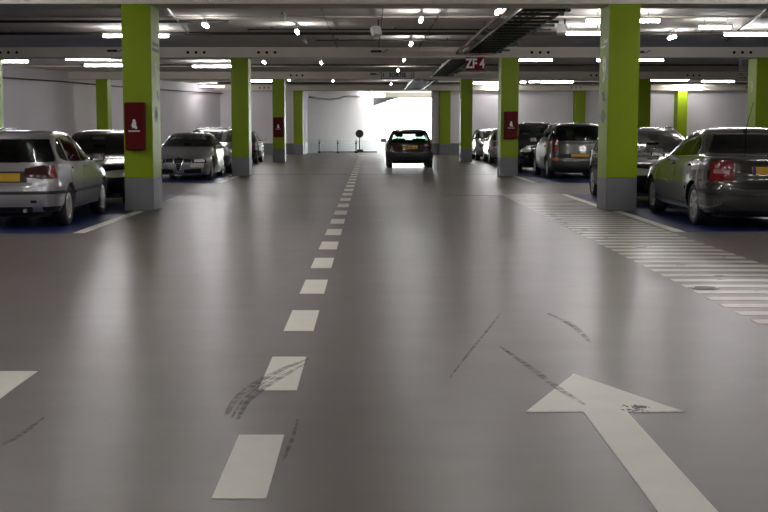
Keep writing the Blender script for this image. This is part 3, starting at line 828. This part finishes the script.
def make_car(S):
    """S: dict of car spec. Local frame: +y forward, ground at z=0."""
    sh = Shell(S['keys']); hi = S.get('hi', True); G = S.get('glass', M_glass) if hi else M_glassop
    r = empty('car', (0, 0, 0)); body_m = S['paint']
    body = from_bm('body', sh.mesh(96 if hi else 80, 60 if hi else 48), body_m, r, smooth=True)
    cut = []; R = S['R']; W = S['W']
    for ya in (S['yaf'], S['yar']):
        for s in (-1, 1):
            bm = bmesh.new(); tube(bm, (s*(W-.30), ya, R), (s*(W+.3), ya, R), R+.045, 40); cut.append(bm)
    if hi:
        cut.append(sh.mesh(64, inset=.055, zr=(S.get('zfloor', .74), S['H']-.055), ylim=S['cab']))
        for win in S['side']:
            bm = bmesh.new(); poly = [(c[0], c[1]) for c in win] + [(c[0], c[2]) for c in reversed(win)]
            prism(bm, poly, 3, Matrix.Translation((-1.5, 0, 0)) @ Matrix(((0, 0, 1, 0), (1, 0, 0, 0), (0, 1, 0, 0), (0, 0, 0, 1)))); cut.append(bm)
        for key, y0 in (('rear', -3.2), ('front', .2)):
            bm = bmesh.new(); cols = S[key]; poly = [(c[0], c[1]) for c in cols] + [(c[0], c[2]) for c in reversed(cols)]
            yy = 3.0 + y0 if key == 'rear' else 3.2
            prism(bm, poly, 3.0, Matrix.Translation((0, yy, 0)) @ RX); cut.append(bm)
    boolean_cut(body, cut)
    if S.get('bodymats'): pass
    # glass, slightly larger than the openings
    def grow(cols, e=.012):
        out = []
        n = len(cols)
        for i, (v, lo, hi_) in enumerate(cols):
            dv = -e if i == 0 else (e if i == n-1 else 0)
            out.append((v+dv, lo-e, hi_+e))
        return out
    E = .012
    for i, win in enumerate(S['side']):
        for mir in (False, True):
            from_bm('side_window', sh.patch([(('S', v), lo, h_) for v, lo, h_ in grow(win)], .002, .004, mirror=mir), G, body, smooth=True)
    from_bm('rear_window', sh.patch([(('R', v), lo, h_) for v, lo, h_ in grow(S['rear'])], .002, .004, nu=6, nv=6), G, body, smooth=True)
    from_bm('windscreen', sh.patch([(('F', v), lo, h_) for v, lo, h_ in grow(S['front'])], .002, .004, nu=6, nv=6), G, body, smooth=True)
    # seams
    bm = bmesh.new()
    for (y, lo, h_) in S.get('seams', []):
        for mir in (False, True): sh.patch([(('S', y-.004), lo, h_), (('S', y+.004), lo, h_)], .0008, .004, nu=1, nv=8, mirror=mir, bm=bm)
    for (cols) in S.get('seam_cols', []):
        sh.patch(cols, .001, .004, nu=6, nv=1, bm=bm)
    if len(bm.verts): from_bm('panel_seams', bm, M_hole, r)
    for (nm, cols, m, off, mirror) in S.get('patches', []):
        for mir in ((False, True) if mirror else (False,)):
            from_bm(nm, sh.patch(cols, off, .02, nu=6, nv=5, mirror=mir), m, r, smooth=True)
    # wheels
    ty, rm, bd = wheel_meshes(R, S.get('rim', 'cover'))
    for ya in (S['yaf'], S['yar']):
        for s in (-1, 1):
            wl = link('wheel', ty, None, r, (s*(W-.035), ya, R)); wl.rotation_euler = (random.random()*6, 0, 0) if s > 0 else (random.random()*6, 0, PI)
            link('rim', rm, None, wl); link('brake_disc', bd, None, wl)
    # mirrors
    mx, my, mz = S['mirror']
    for s in (-1, 1):
        bm = bmesh.new(); box(bm, -.10, .10, -.05, .05, -.065, .065, bev=.035, seg=3, M=Matrix.Translation((s*(mx+.11), my, mz)))
        q = from_bm('door_mirror', bm, S.get('mirror_mat', body_m), r, smooth=True)
        bm = bmesh.new(); box(bm, -.085, .085, -.055, -.048, -.05, .05, M=Matrix.Translation((s*(mx+.11), my, mz))); from_bm('mirror_glass', bm, M_chrome, q)
        bm = bmesh.new(); tube(bm, (s*(mx-.03), my, mz-.04), (s*(mx+.05), my, mz-.02), .022, 8); from_bm('mirror_arm', bm, M_black, q)
    # door handles
    for (y, z) in S.get('handles', []):
        for s in (-1, 1):
            x = sh.pt(sh.ph(('S', y), z), z).x
            bm = bmesh.new(); box(bm, min(s*x, s*(x+.03)), max(s*x, s*(x+.03)), y-.09, y+.09, z-.016, z+.016, bev=.01); from_bm('door_handle', bm, S.get('handle_mat', body_m), r, smooth=True)
    # plates
    for (side, x, z, m, eu) in S.get('plates', []):
        p = sh.pt(sh.ph((side, x), z), z); yy = p.y + (-.006 if side == 'R' else .006)
        yb = yy + (-.012 if side == 'R' else .012)
        ps = sh.pt(sh.ph((side, abs(x)+.26), z), z).y; yin = ps + (.02 if side == 'R' else -.02)
        bm = bmesh.new(); box(bm, x-.26, x+.26, min(yb, yin), max(yb, yin), z-.057, z+.057)
        q = from_bm('number_plate', bm, m, r)
        sg = -1 if side == 'R' else 1
        if eu:
            x0 = x-.26 if side == 'R' else x+.215
            bx('blue_band', (x0, x0+.045, min(yb, yb+sg*.002), max(yb, yb+sg*.002), z-.057, z+.057), M_eu, q)
        if S.get('platemarks'):
            bm = bmesh.new()
            for k in range(8):
                if k in (3, 6): continue
                box(bm, x-.19+k*.05, x-.19+k*.05+.032, min(yb, yb+sg*.002), max(yb, yb+sg*.002), z-.035, z+.035)
            from_bm('plate_characters', bm, M_btext, q)
    if 'antenna' in S:
        for (x, y, z, l, t) in S['antenna']:
            bm = bmesh.new(); tube(bm, (x, y, z-.02), (x + t*l*.25, y - l*.35, z+l), .006, 6, .003); box(bm, x-.02, x+.02, y-.04, y+.04, z-.02, z+.012); from_bm('antenna', bm, M_black, r)
    if 'rails' in S:
        x, y0, y1, z = S['rails']
        for s in (-1, 1):
            bm = bmesh.new(); path_tube(bm, [(s*x, y0, z-.05), (s*x, y0+.1, z+.02), (s*x, (y0+y1)/2, z+.04), (s*x, y1-.1, z+.02), (s*x, y1, z-.06)], .016, 8); from_bm('roof_rail', bm, M_chrome if S.get('railc') else M_black, r, smooth=True)
    if 'exhaust' in S:
        x, y, z = S['exhaust']; bm = bmesh.new(); tube(bm, (x, y, z), (x, y+.3, z), .028, 12); from_bm('exhaust', bm, M_steel, r)
    # underbody pan
    u = S['under']; bx('underbody', (-W+.22, W-.22, u[0], u[1], .17, sh.z0+.02), M_hole, r)
    # interior
    if hi:
        bz = S.get('zfloor', .74)
        for (x, y) in [(-.36, S['sy']), (.36, S['sy']), (-.36, S['sy']-.85), (.36, S['sy']-.85)]:
            bm = bmesh.new()
            box(bm, x-.23, x+.23, y-.10, y+.06, bz, bz+.34, bev=.05, seg=3)
            q = from_bm('seat', bm, M_seat, body, smooth=True)
            bm = bmesh.new(); box(bm, x-.13, x+.13, y-.11, y-.02, bz+.40, bz+.56, bev=.04, seg=3); tube(bm, (x-.05, y-.06, bz+.3), (x-.05, y-.06, bz+.45), .01); tube(bm, (x+.05, y-.06, bz+.3), (x+.05, y-.06, bz+.45), .01)
            from_bm('headrest', bm, M_seat, body, smooth=True)
        fy = S['cab'][1]
        bx('dashboard', (-W+.14, W-.14, fy-.45, fy-.10, bz, bz+.16), M_seat, body, bev=.04)
        bm = bmesh.new(); box(bm, -.11, .11, S['sy']+.5, S['sy']+.53, S['H']-.19, S['H']-.13, bev=.012); from_bm('inside_mirror', bm, M_black, body)
    return r

def keys_from(H, W, L2, table):
    return [(z, w_, yf, yr, a, b) for (z, w_, yf, yr, a, b) in table]

# 1. compact hatchback (silver, near left)
def spec_hatch(pt, **k):
    d = dict(H=1.42, W=.85, R=.30, yaf=1.28, yar=-1.26, paint=pt, keys=[
        (.24, .79, 1.98, -1.98, 3, 9), (.34, .83, 2.06, -2.05, 3, 9), (.50, .85, 2.09, -2.07, 3, 9), (.60, .85, 2.07, -2.06, 3, 9),
        (.66, .85, 2.02, -2.00, 3, 9), (.76, .84, 1.88, -1.98, 3, 9), (.84, .83, 1.50, -1.95, 3, 8.5), (.92, .815, 1.00, -1.92, 3, 8), (.96, .795, .84, -1.90, 3, 7.5),
        (1.10, .735, .54, -1.84, 3, 7), (1.28, .655, .14, -1.74, 3.2, 7), (1.345, .615, -.06, -1.66, 3.2, 7), (1.385, .56, -.24, -1.55, 3, 6), (1.41, .44, -.45, -1.30, 2.6, 4), (1.42, .22, -.65, -1.0, 2.2, 2.4)],
        cab=(-1.75, .80), sy=-.10, under=(-1.85, 1.9),
        side=[[(-1.52, 1.02, 1.12), (-1.40, .985, 1.27), (-1.22, .97, 1.30)], [(-1.13, .965, 1.305), (-.75, .955, 1.325), (-.36, .95, 1.33)], [(-.28, .95, 1.33), (.10, .95, 1.24), (.55, .95, .985)]],
        rear=[(-.70, .975, 1.0), (-.60, .96, 1.29), (.60, .96, 1.29), (.70, .975, 1.0)],
        front=[(-.72, .97, .99), (-.56, .97, 1.30), (.56, .97, 1.30), (.72, .97, .99)],
        seams=[(-1.17, .62, .94), (-.32, .32, .96), (.72, .34, .93)], handles=[(-1.0, .86), (-.16, .86)],
        mirror=(.80, .52, .98), plates=[('R', 0, .745, M_yplate, True), ('F', 0, .42, M_yplate, False)])
    d.update(k); return d
silver = paint('silver_paint', (.36, .36, .38), .75, .32)
S = spec_hatch(silver, rim='cover',
    patches=[('tail_lamp', [(('R', .32), .745, .87), (('R', .56), .72, .915), (('S', -1.80), .72, .915)], M_taildark, .006, True),
             ('tail_lamp_outer', [(('R', .66), .722, .912), (('S', -1.74), .73, .91)], M_tail, .008, True),
             ('bumper', [(('S', -1.62), .33, .60), (('R', .6), .33, .615), (('R', -.6), .33, .615), (('LR', -1.62), .33, .60)], silver, .022, False),
             ('bumper_strip', [(('S', -1.60), .50, .545), (('R', .6), .50, .545), (('R', -.6), .50, .545), (('LR', -1.60), .50, .545)], M_black, .028, False),
             ('lower_lip', [(('S', -1.65), .245, .33), (('R', .6), .245, .33), (('R', -.6), .245, .33), (('LR', -1.65), .245, .33)], M_black, .004, False),
             ('plate_recess', [(('R', -.36), .67, .83), (('R', .36), .67, .83)], M_black, .003, False),
             ('side_strip', [(('S', -.98), .48, .53), (('S', .90), .48, .53)], M_black, .008, True),
             ('fog_lamp', [(('R', .42), .385, .42), (('R', .50), .385, .42)], M_taildark, .03, True)],
    seam_cols=[[(('R', -.8), .628, .636), (('R', .8), .628, .636)]],
    exhaust=(.35, -2.10, .27), mirror_mat=M_black)
hatch = make_car(S); hatch.rotation_euler.z = .02; hatch.scale = (.97, 1, 1); hatch.location = (-5.33, 17.45 + 2.08, 0)
tag(hatch, 'silver five-door hatchback with yellow rear plate, parked beside the big left pillar', 'car', 'parked cars')

# 2. saloon (dark grey, near right)
dgrey = paint('dark_grey_paint', (.036, .034, .030), .6, .25)
S = dict(H=1.465, W=.873, R=.315, yaf=1.42, yar=-1.28, paint=dgrey, rim='seven', keys=[
        (.22, .80, 2.22, -2.26, 3, 9), (.32, .85, 2.30, -2.33, 3, 9), (.48, .872, 2.35, -2.35, 3, 9), (.60, .873, 2.33, -2.34, 3, 9),
        (.66, .868, 2.28, -2.28, 3, 9), (.78, .86, 2.14, -2.27, 3, 9), (.88, .85, 1.60, -2.25, 3, 8.5), (.96, .835, 1.14, -2.23, 3, 8), (1.00, .82, .98, -2.20, 3, 8), (1.035, .80, .88, -2.10, 3, 7.5), (1.065, .785, .80, -1.78, 3, 7),
        (1.15, .745, .60, -1.58, 3, 6), (1.30, .665, .24, -1.30, 3, 5.5), (1.38, .61, -.02, -1.10, 3, 5), (1.43, .53, -.26, -.90, 2.8, 4.5), (1.455, .38, -.42, -.72, 2.6, 4), (1.465, .18, -.5, -.6, 2.2, 2.4)],
        cab=(-1.50, .85), sy=.02, under=(-2.1, 2.1), zfloor=.78,
        side=[[(-1.22, 1.06, 1.14), (-1.08, 1.04, 1.25), (-.90, 1.03, 1.33)], [(-.84, 1.03, 1.345), (-.55, 1.025, 1.375), (-.24, 1.02, 1.385)], [(-.17, 1.02, 1.385), (.15, 1.02, 1.32), (.66, 1.02, 1.06)]],
        rear=[(-.66, 1.09, 1.10), (-.50, 1.09, 1.35), (.50, 1.09, 1.35), (.66, 1.09, 1.10)],
        front=[(-.70, 1.05, 1.07), (-.54, 1.05, 1.37), (.54, 1.05, 1.37), (.70, 1.05, 1.07)],
        seams=[(-1.14, .70, 1.03), (-.20, .34, 1.02), (.86, .36, 1.0)], handles=[(-.98, .90), (-.02, .90)],
        mirror=(.84, .66, 1.05), plates=[('R', 0, .845, M_yplate, True), ('F', 0, .42, M_yplate, False)], antenna=[(0, -1.02, 1.425, .42, .6)],
        patches=[('tail_lamp', [(('R', .50), .70, .975), (('R', .68), .695, .985), (('S', -1.95), .70, .975)], M_tail, .007, True),
             ('reversing_lens', [(('R', .56), .80, .85), (('S', -2.02), .80, .86)], mat('pink_lens', (.30, .16, .16), .2, coat=.5), .011, True),
             ('bumper', [(('S', -1.66), .28, .635), (('R', .65), .28, .635), (('R', -.65), .28, .635), (('LR', -1.66), .28, .635)], dgrey, .022, False),
             ('bumper_strip', [(('S', -1.64), .52, .575), (('R', .6), .52, .575), (('R', -.6), .52, .575), (('LR', -1.64), .52, .575)], M_black, .028, False),
             ('side_strip', [(('S', -.90), .53, .575), (('S', 1.0), .53, .575)], dgrey, .010, True),
             ('window_trim', [(('S', -1.24), 1.035, 1.05), (('S', -.5), 1.008, 1.020), (('S', .70), 1.000, 1.012)], M_chrome, .006, True),
             ('window_trim_upper', [(('S', -1.26), 1.05, 1.16), (('S', -1.22), 1.14, 1.17), (('S', -1.08), 1.26, 1.275), (('S', -.88), 1.345, 1.36), (('S', -.5), 1.39, 1.40), (('S', -.15), 1.398, 1.408), (('S', .15), 1.335, 1.345), (('S', .68), 1.08, 1.09)], M_chrome, .005, True),
             ('fuel_flap', [(('S', -1.62), .82, .94), (('S', -1.46), .82, .94)], dgrey, .002, True)],
        seam_cols=[[(('R', -.84), .650, .658), (('R', .84), .650, .658)]])
saloon = make_car(S); saloon.location = (5.71, 17.35 + 2.35, 0)
tag(saloon, 'dark grey four-door saloon with chrome window trim, beside the pillar with the nine', 'car', 'parked cars')

# 3. people carrier (grey, Scenic like)
ggrey = paint('grey_green_paint', (.05, .053, .047), .6, .3)
def spec_mpv(pt, **k):
    d = dict(H=1.62, W=.90, R=.315, yaf=1.32, yar=-1.36, paint=pt, rim='seven', keys=[
        (.24, .83, 2.02, -2.02, 3, 9), (.34, .88, 2.10, -2.10, 3, 9), (.50, .90, 2.13, -2.12, 3, 9), (.62, .90, 2.10, -2.10, 3, 9),
        (.70, .895, 2.04, -2.04, 3, 9), (.80, .89, 1.92, -2.02, 3, 9), (.90, .88, 1.64, -2.00, 3, 8.5), (1.00, .865, 1.28, -1.98, 3, 8), (1.05, .85, 1.14, -1.96, 3, 8),
        (1.20, .80, .86, -1.92, 3.2, 8), (1.42, .715, .40, -1.82, 3.4, 8), (1.53, .66, .08, -1.72, 3.4, 8), (1.585, .58, -.2, -1.58, 3, 6), (1.61, .42, -.45, -1.3, 2.6, 4), (1.62, .22, -.6, -1.0, 2.2, 2.4)],
        cab=(-1.80, 1.05), sy=.05, under=(-1.9, 1.95), zfloor=.85,
        side=[[(-1.72, 1.10, 1.30), (-1.50, 1.08, 1.46), (-1.18, 1.06, 1.49)], [(-1.10, 1.06, 1.495), (-.7, 1.05, 1.505), (-.26, 1.04, 1.51)], [(-.18, 1.04, 1.51), (.25, 1.03, 1.42), (.82, 1.03, 1.14)]],
        rear=[(-.72, 1.10, 1.14), (-.60, 1.10, 1.51), (.60, 1.10, 1.51), (.72, 1.10, 1.14)],
        front=[(-.74, 1.08, 1.10), (-.58, 1.08, 1.50), (.58, 1.08, 1.50), (.74, 1.08, 1.10)],
        seams=[(-1.14, .60, 1.05), (-.22, .36, 1.04), (.9, .38, 1.02)], handles=[(-1.0, .93), (-.06, .93)],
        mirror=(.87, .84, 1.10), plates=[('R', 0, .66, M_yplate, False), ('F', 0, .45, M_yplate, False)])
    d.update(k); return d
S = spec_mpv(ggrey, patches=[
    ('tail_lamp', [(('R', .61), .78, 1.14), (('S', -1.74), .78, 1.14)], M_tail, .008, True),
    ('lamp_lens', [(('R', .64), .98, 1.06), (('S', -1.84), .98, 1.06)], M_clear, .012, True),
    ('amber_reflector', [(('R', .64), .53, .62), (('S', -1.90), .53, .62)], M_amber, .026, True),
    ('bumper', [(('S', -1.74), .28, .60), (('R', .65), .28, .58), (('R', -.65), .28, .58), (('LR', -1.74), .28, .60)], ggrey, .024, False),
    ('plate_recess', [(('R', -.34), .60, .75), (('R', .34), .60, .75)], M_black, .004, False)],
    seam_cols=[[(('R', -.80), .595, .604), (('R', .80), .595, .604)]], rails=(.60, -1.55, -.1, 1.56), railc=True, antenna=[(.1, -1.35, 1.60, .16, 0)])
mpv = make_car(S); mpv.location = (6.06, 35.3 + 2.12, 0)
tag(mpv, 'dark grey people carrier with yellow plate, tail towards the camera', 'car', 'parked cars')

# 4. coupe (silver, facing)
sil2 = paint('satin_silver_paint', (.30, .30, .30), .7, .33)
S = dict(H=1.34, W=.88, R=.315, yaf=1.25, yar=-1.35, paint=sil2, rim='seven', keys=[
        (.15, .82, 2.06, -2.0, 3, 8), (.28, .86, 2.14, -2.10, 3, 8), (.45, .88, 2.16, -2.12, 3, 8), (.56, .88, 2.13, -2.10, 3, 8),
        (.61, .88, 2.05, -2.08, 3, 8), (.70, .875, 1.72, -2.06, 3, 8), (.80, .86, 1.25, -2.05, 3, 7.5), (.87, .84, .92, -2.02, 3, 7.5), (.92, .82, .78, -1.98, 3, 7),
        (1.04, .745, .48, -1.72, 3, 6), (1.20, .655, .10, -1.30, 3, 5.5), (1.27, .60, -.12, -1.05, 3, 5), (1.31, .52, -.28, -.85, 2.8, 4.5), (1.33, .38, -.40, -.66, 2.6, 4), (1.34, .18, -.45, -.6, 2.2, 2.4)],
        cab=(-1.3, .72), sy=-.1, under=(-1.95, 1.98), zfloor=.70,
        side=[[(-1.15, .94, 1.08), (-.7, .92, 1.22), (-.35, .91, 1.255)], [(-.28, .91, 1.26), (.0, .91, 1.22), (.48, .91, .97)]],
        rear=[(-.60, 1.0, 1.02), (-.46, 1.0, 1.23), (.46, 1.0, 1.23), (.60, 1.0, 1.02)],
        front=[(-.72, .935, .95), (-.54, .935, 1.26), (.54, .935, 1.26), (.72, .935, .95)],
        seams=[(-.40, .34, .90), (.66, .36, .86)], handles=[(-.25, .80)], mirror=(.83, .50, .93),
        plates=[('F', -.44, .42, M_wplate, False)],
        patches=[('headlamp_surround', [(('F', .38), .495, .58), (('F', .58), .485, .605), (('S', 1.90), .49, .62)], M_hole, .006, True),
                 ('headlamp', [(('F', .44), .515, .575), (('F', .58), .51, .59), (('S', 1.95), .52, .60)], mat('bright_lamp_lens', (.9,.9,.9), .2, metal=.3, coat=1), .012, True),
                 ('upper_intake', [(('F', .16), .50, .60), (('F', .36), .50, .59)], M_hole, .004, True),
                 ('lower_intake', [(('F', .15), .20, .30), (('F', .62), .20, .33)], M_hole, .004, True),
                 ('grille_surround', [(('F', -.15), .56, .61), (('F', -.02), .20, .61), (('F', .02), .20, .61), (('F', .15), .56, .61)], M_chrome, .010, False),
                 ('shield_grille', [(('F', -.125), .57, .595), (('F', -.01), .24, .595), (('F', .01), .24, .595), (('F', .125), .57, .595)], M_hole, .018, False),
                 ('bumper_crease', [(('F', .15), .455, .475), (('F', .70), .465, .48)], sil2, .02, True),
                 ('tail_lamp', [(('R', .4), .74, .86), (('S', -1.85), .74, .86)], M_tail, .008, True)])
coupe = make_car(S); coupe.location = (-5.40, 34.35 + 2.16, 0); coupe.rotation_euler.z = PI
bm = bmesh.new(); tube(bm, (0, 2.10, .655), (0, 2.14, .645), .035, 16); from_bm('round_badge', bm, M_chrome, coupe)
bm = bmesh.new()
for z in (.30, .36, .42, .48, .54): 
    hw = .02 + (z-.24)*.32; box(bm, -hw, hw, 2.17, 2.185, z-.004, z+.004)
from_bm('grille_bars', bm, M_chrome, coupe)
tag(coupe, 'silver coupe facing the camera with a shield shaped grille', 'car', 'parked cars')

# 5. black car facing, left second row
blk = mat('black_paint', (.008, .008, .009), .12, metal=.0, coat=.0, spec=.3)
front_black = [('headlamp', [(('F', .42), .56, .66), (('F', .60), .55, .68), (('S', 1.78), .56, .69)], M_clear, .006, True),
               ('grille', [(('F', -.36), .56, .64), (('F', .36), .56, .64)], M_hole, .006, False),
               ('grille_bar', [(('F', -.36), .645, .665), (('F', .36), .645, .665)], M_chrome, .010, False),
               ('lower_intake', [(('F', -.5), .28, .38), (('F', .5), .28, .38)], M_hole, .006, False),
               ('tail_lamp', [(('R', .5), .72, .9), (('S', -1.80), .72, .9)], M_tail, .008, True)]
S = spec_hatch(blk, hi=True, patches=front_black, rim='seven', glass=glass_mat('smoked_glass', (.12, .13, .13)), plates=[('F', 0, .42, M_wplate, False)])
bcar = make_car(S); bcar.scale = (1.08, 1.04, 1.0); bcar.location = (-5.33, 22.3 + 2.15, 0); bcar.rotation_euler.z = PI
tag(bcar, 'black car facing the camera, half hidden by the big left pillar', 'car', 'parked cars')
# 6. black estate facing, right second row
S = spec_hatch(blk, hi=True, patches=front_black, rim='seven', glass=M_glass, rails=(.54, -1.5, -.3, 1.385), railc=True,
    antenna=[(.35, -.5, 1.40, .33, .3), (.10, -.45, 1.41, .36, .3)], plates=[('F', 0, .42, M_wplate, False)])
ecar = make_car(S); ecar.scale = (1.10, 1.06, 1.04); ecar.location = (5.66, 22.75 + 2.2, 0); ecar.rotation_euler.z = PI
tag(ecar, 'black car with two roof aerials, nose to the dark grey saloon', 'car', 'parked cars')
# 7. tall black people carrier facing
S = spec_mpv(blk, glass=M_glass, patches=[('headlamp', [(('F', .45), .68, .82), (('F', .6), .66, .86), (('S', 1.8), .68, .9)], M_clear, .006, True),
     ('grille', [(('F', -.4), .64, .74), (('F', .4), .64, .74)], M_hole, .006, False), ('grille_bar', [(('F', -.4), .75, .77), (('F', .4), .75, .77)], M_chrome, .01, False),
     ('lower_intake', [(('F', -.5), .30, .42), (('F', .5), .30, .42)], M_hole, .006, False)], plates=[('F', 0, .5, M_wplate, False)])
mcar = make_car(S); mcar.scale = (1, 1, 1.03); mcar.location = (5.72, 40.0 + 2.13, 0); mcar.rotation_euler.z = PI
tag(mcar, 'tall black people carrier facing the camera beside the red-boxed pillar', 'car', 'parked cars')
# 8. estate behind the coupe
egrey = paint('slate_grey_paint', (.07, .07, .075), .6, .3)
S = spec_hatch(egrey, hi=False, patches=front_black[:4], rim='seven', rails=(.54, -1.5, -.3, 1.385), railc=True, plates=[('F', 0, .42, M_wplate, False)])
scar = make_car(S); scar.scale = (1.05, 1.05, 1.04); scar.location = (-5.40, 39.4 + 2.2, 0); scar.rotation_euler.z = PI
tag(scar, 'grey estate car facing the camera right behind the silver coupe', 'car', 'parked cars')
# 9. dark car far left, tail towards us
mar = paint('dark_maroon_paint', (.018, .010, .010), .3, .25)
rear_std = [('tail_lamp', [(('R', .5), .70, .90), (('S', -1.80), .70, .90)], M_tail, .008, True),
            ('bumper', [(('S', -1.66), .28, .58), (('R', .65), .28, .58), (('R', -.65), .28, .58), (('LR', -1.66), .28, .58)], mar, .022, False)]
S = spec_hatch(mar, hi=False, patches=rear_std)
dcar = make_car(S); dcar.location = (-5.50, 50.0 + 2.08, 0)
tag(dcar, 'dark car half hidden by the pillar beside the coupe', 'car', 'parked cars')
# 10. far right car A, pale, facing
sil3 = paint('pale_silver_paint', (.42, .43, .42), .5, .3)
S = spec_hatch(sil3, hi=False, patches=front_black[:4], glass=M_glass, plates=[])
fcar = make_car(S); fcar.scale = (1, 1, 1.03); fcar.location = (5.66, 55.6 + 2.08, 0); fcar.rotation_euler.z = PI
tag(fcar, 'small pale car facing the camera in the farthest right bays', 'car', 'parked cars')
# 11. far right car B, tail towards us
bei = paint('silver_beige_paint', (.22, .21, .20), .6, .3)
S = spec_hatch(bei, hi=False, patches=[(a_, b_, (bei if a_ == 'bumper' else c_), d_, e_) for (a_, b_, c_, d_, e_) in rear_std] )
gcar = make_car(S); gcar.scale = (1, 1.05, 1.02); gcar.location = (5.86, 51.2 + 2.15, 0)
tag(gcar, 'greyish car with red tail lamp, tail towards the camera at far right', 'car', 'parked cars')
# 12. cars seen only as roofs behind others
S = spec_hatch(blk, hi=False, patches=front_black[:2], rails=(.54, -1.5, -.3, 1.385), railc=True)
hcar = make_car(S); hcar.scale = (1.02, 1.02, 1.03); hcar.location = (-8.0, 24.5, 0); hcar.rotation_euler.z = PI
tag(hcar, 'dark car with roof rails, only its roof showing over the silver hatchback', 'car', 'parked cars')
S = spec_hatch(blk, hi=False, patches=front_black[:2])
icar = make_car(S); icar.scale = (1.04, 1.04, 1.05); icar.location = (8.3, 25.2, 0); icar.rotation_euler.z = PI
tag(icar, 'dark car showing only its roof behind the dark grey saloon', 'car', 'parked cars')

# 13. the car driving away
drk = paint('very_dark_green_paint', (.010, .012, .011), .2, .22)
S = dict(H=1.40, W=.84, R=.29, yaf=1.22, yar=-1.25, paint=drk, rim='cover', keys=[
        (.24, .78, 1.85, -1.80, 3, 9), (.36, .83, 1.93, -1.88, 3.4, 9), (.50, .84, 1.95, -1.90, 3.4, 9), (.60, .84, 1.92, -1.89, 3.4, 9),
        (.66, .84, 1.86, -1.84, 3.4, 9), (.76, .835, 1.70, -1.82, 3.4, 9), (.84, .83, 1.35, -1.80, 3.4, 9), (.90, .815, .98, -1.77, 3.2, 8), (.94, .795, .86, -1.74, 3, 7.5),
        (1.08, .73, .56, -1.60, 3, 7), (1.26, .655, .18, -1.42, 3.2, 7), (1.33, .615, -.02, -1.33, 3.2, 7), (1.37, .56, -.2, -1.22, 3, 6), (1.39, .44, -.4, -1.05, 2.6, 4), (1.40, .22, -.6, -.9, 2.2, 2.4)],
        cab=(-1.55, .80), sy=-.10, under=(-1.7, 1.75), zfloor=.72,
        side=[[(-1.30, .97, 1.20), (-.75, .955, 1.31), (-.36, .95, 1.315)], [(-.28, .95, 1.315), (.10, .95, 1.22), (.55, .95, .98)]],
        rear=[(-.64, .93, .95), (-.54, .93, 1.29), (.54, .93, 1.29), (.64, .93, .95)],
        front=[(-.66, 1.0, 1.02), (-.50, 1.0, 1.26), (.50, 1.0, 1.26), (.66, 1.0, 1.02)],
        seams=[(-.40, .34, .94), (.72, .36, .93)], handles=[(-.2, .84)], mirror=(.80, .52, .98), mirror_mat=M_black,
        plates=[('R', 0, .76, M_yplate, False)], platemarks=True, glass=glass_mat('clear_car_glass', (.52, .58, .54)),
        patches=[('tail_lamp', [(('R', .42), .66, .86), (('S', -1.66), .66, .86)], M_taildark, .008, True),
                 ('bumper', [(('S', -1.50), .30, .58), (('R', .6), .30, .58), (('R', -.6), .30, .58), (('LR', -1.50), .30, .58)], M_black, .024, False)])
away = make_car(S); away.location = (1.45, 44.9 + 1.9, 0); away.scale = (1.05, 1, 1.02)
tag(away, 'dark hatchback driving away towards the bright exit', 'car')

for o in bpy.data.objects:
    if o.get('category') == 'car': o.location.z = .0025
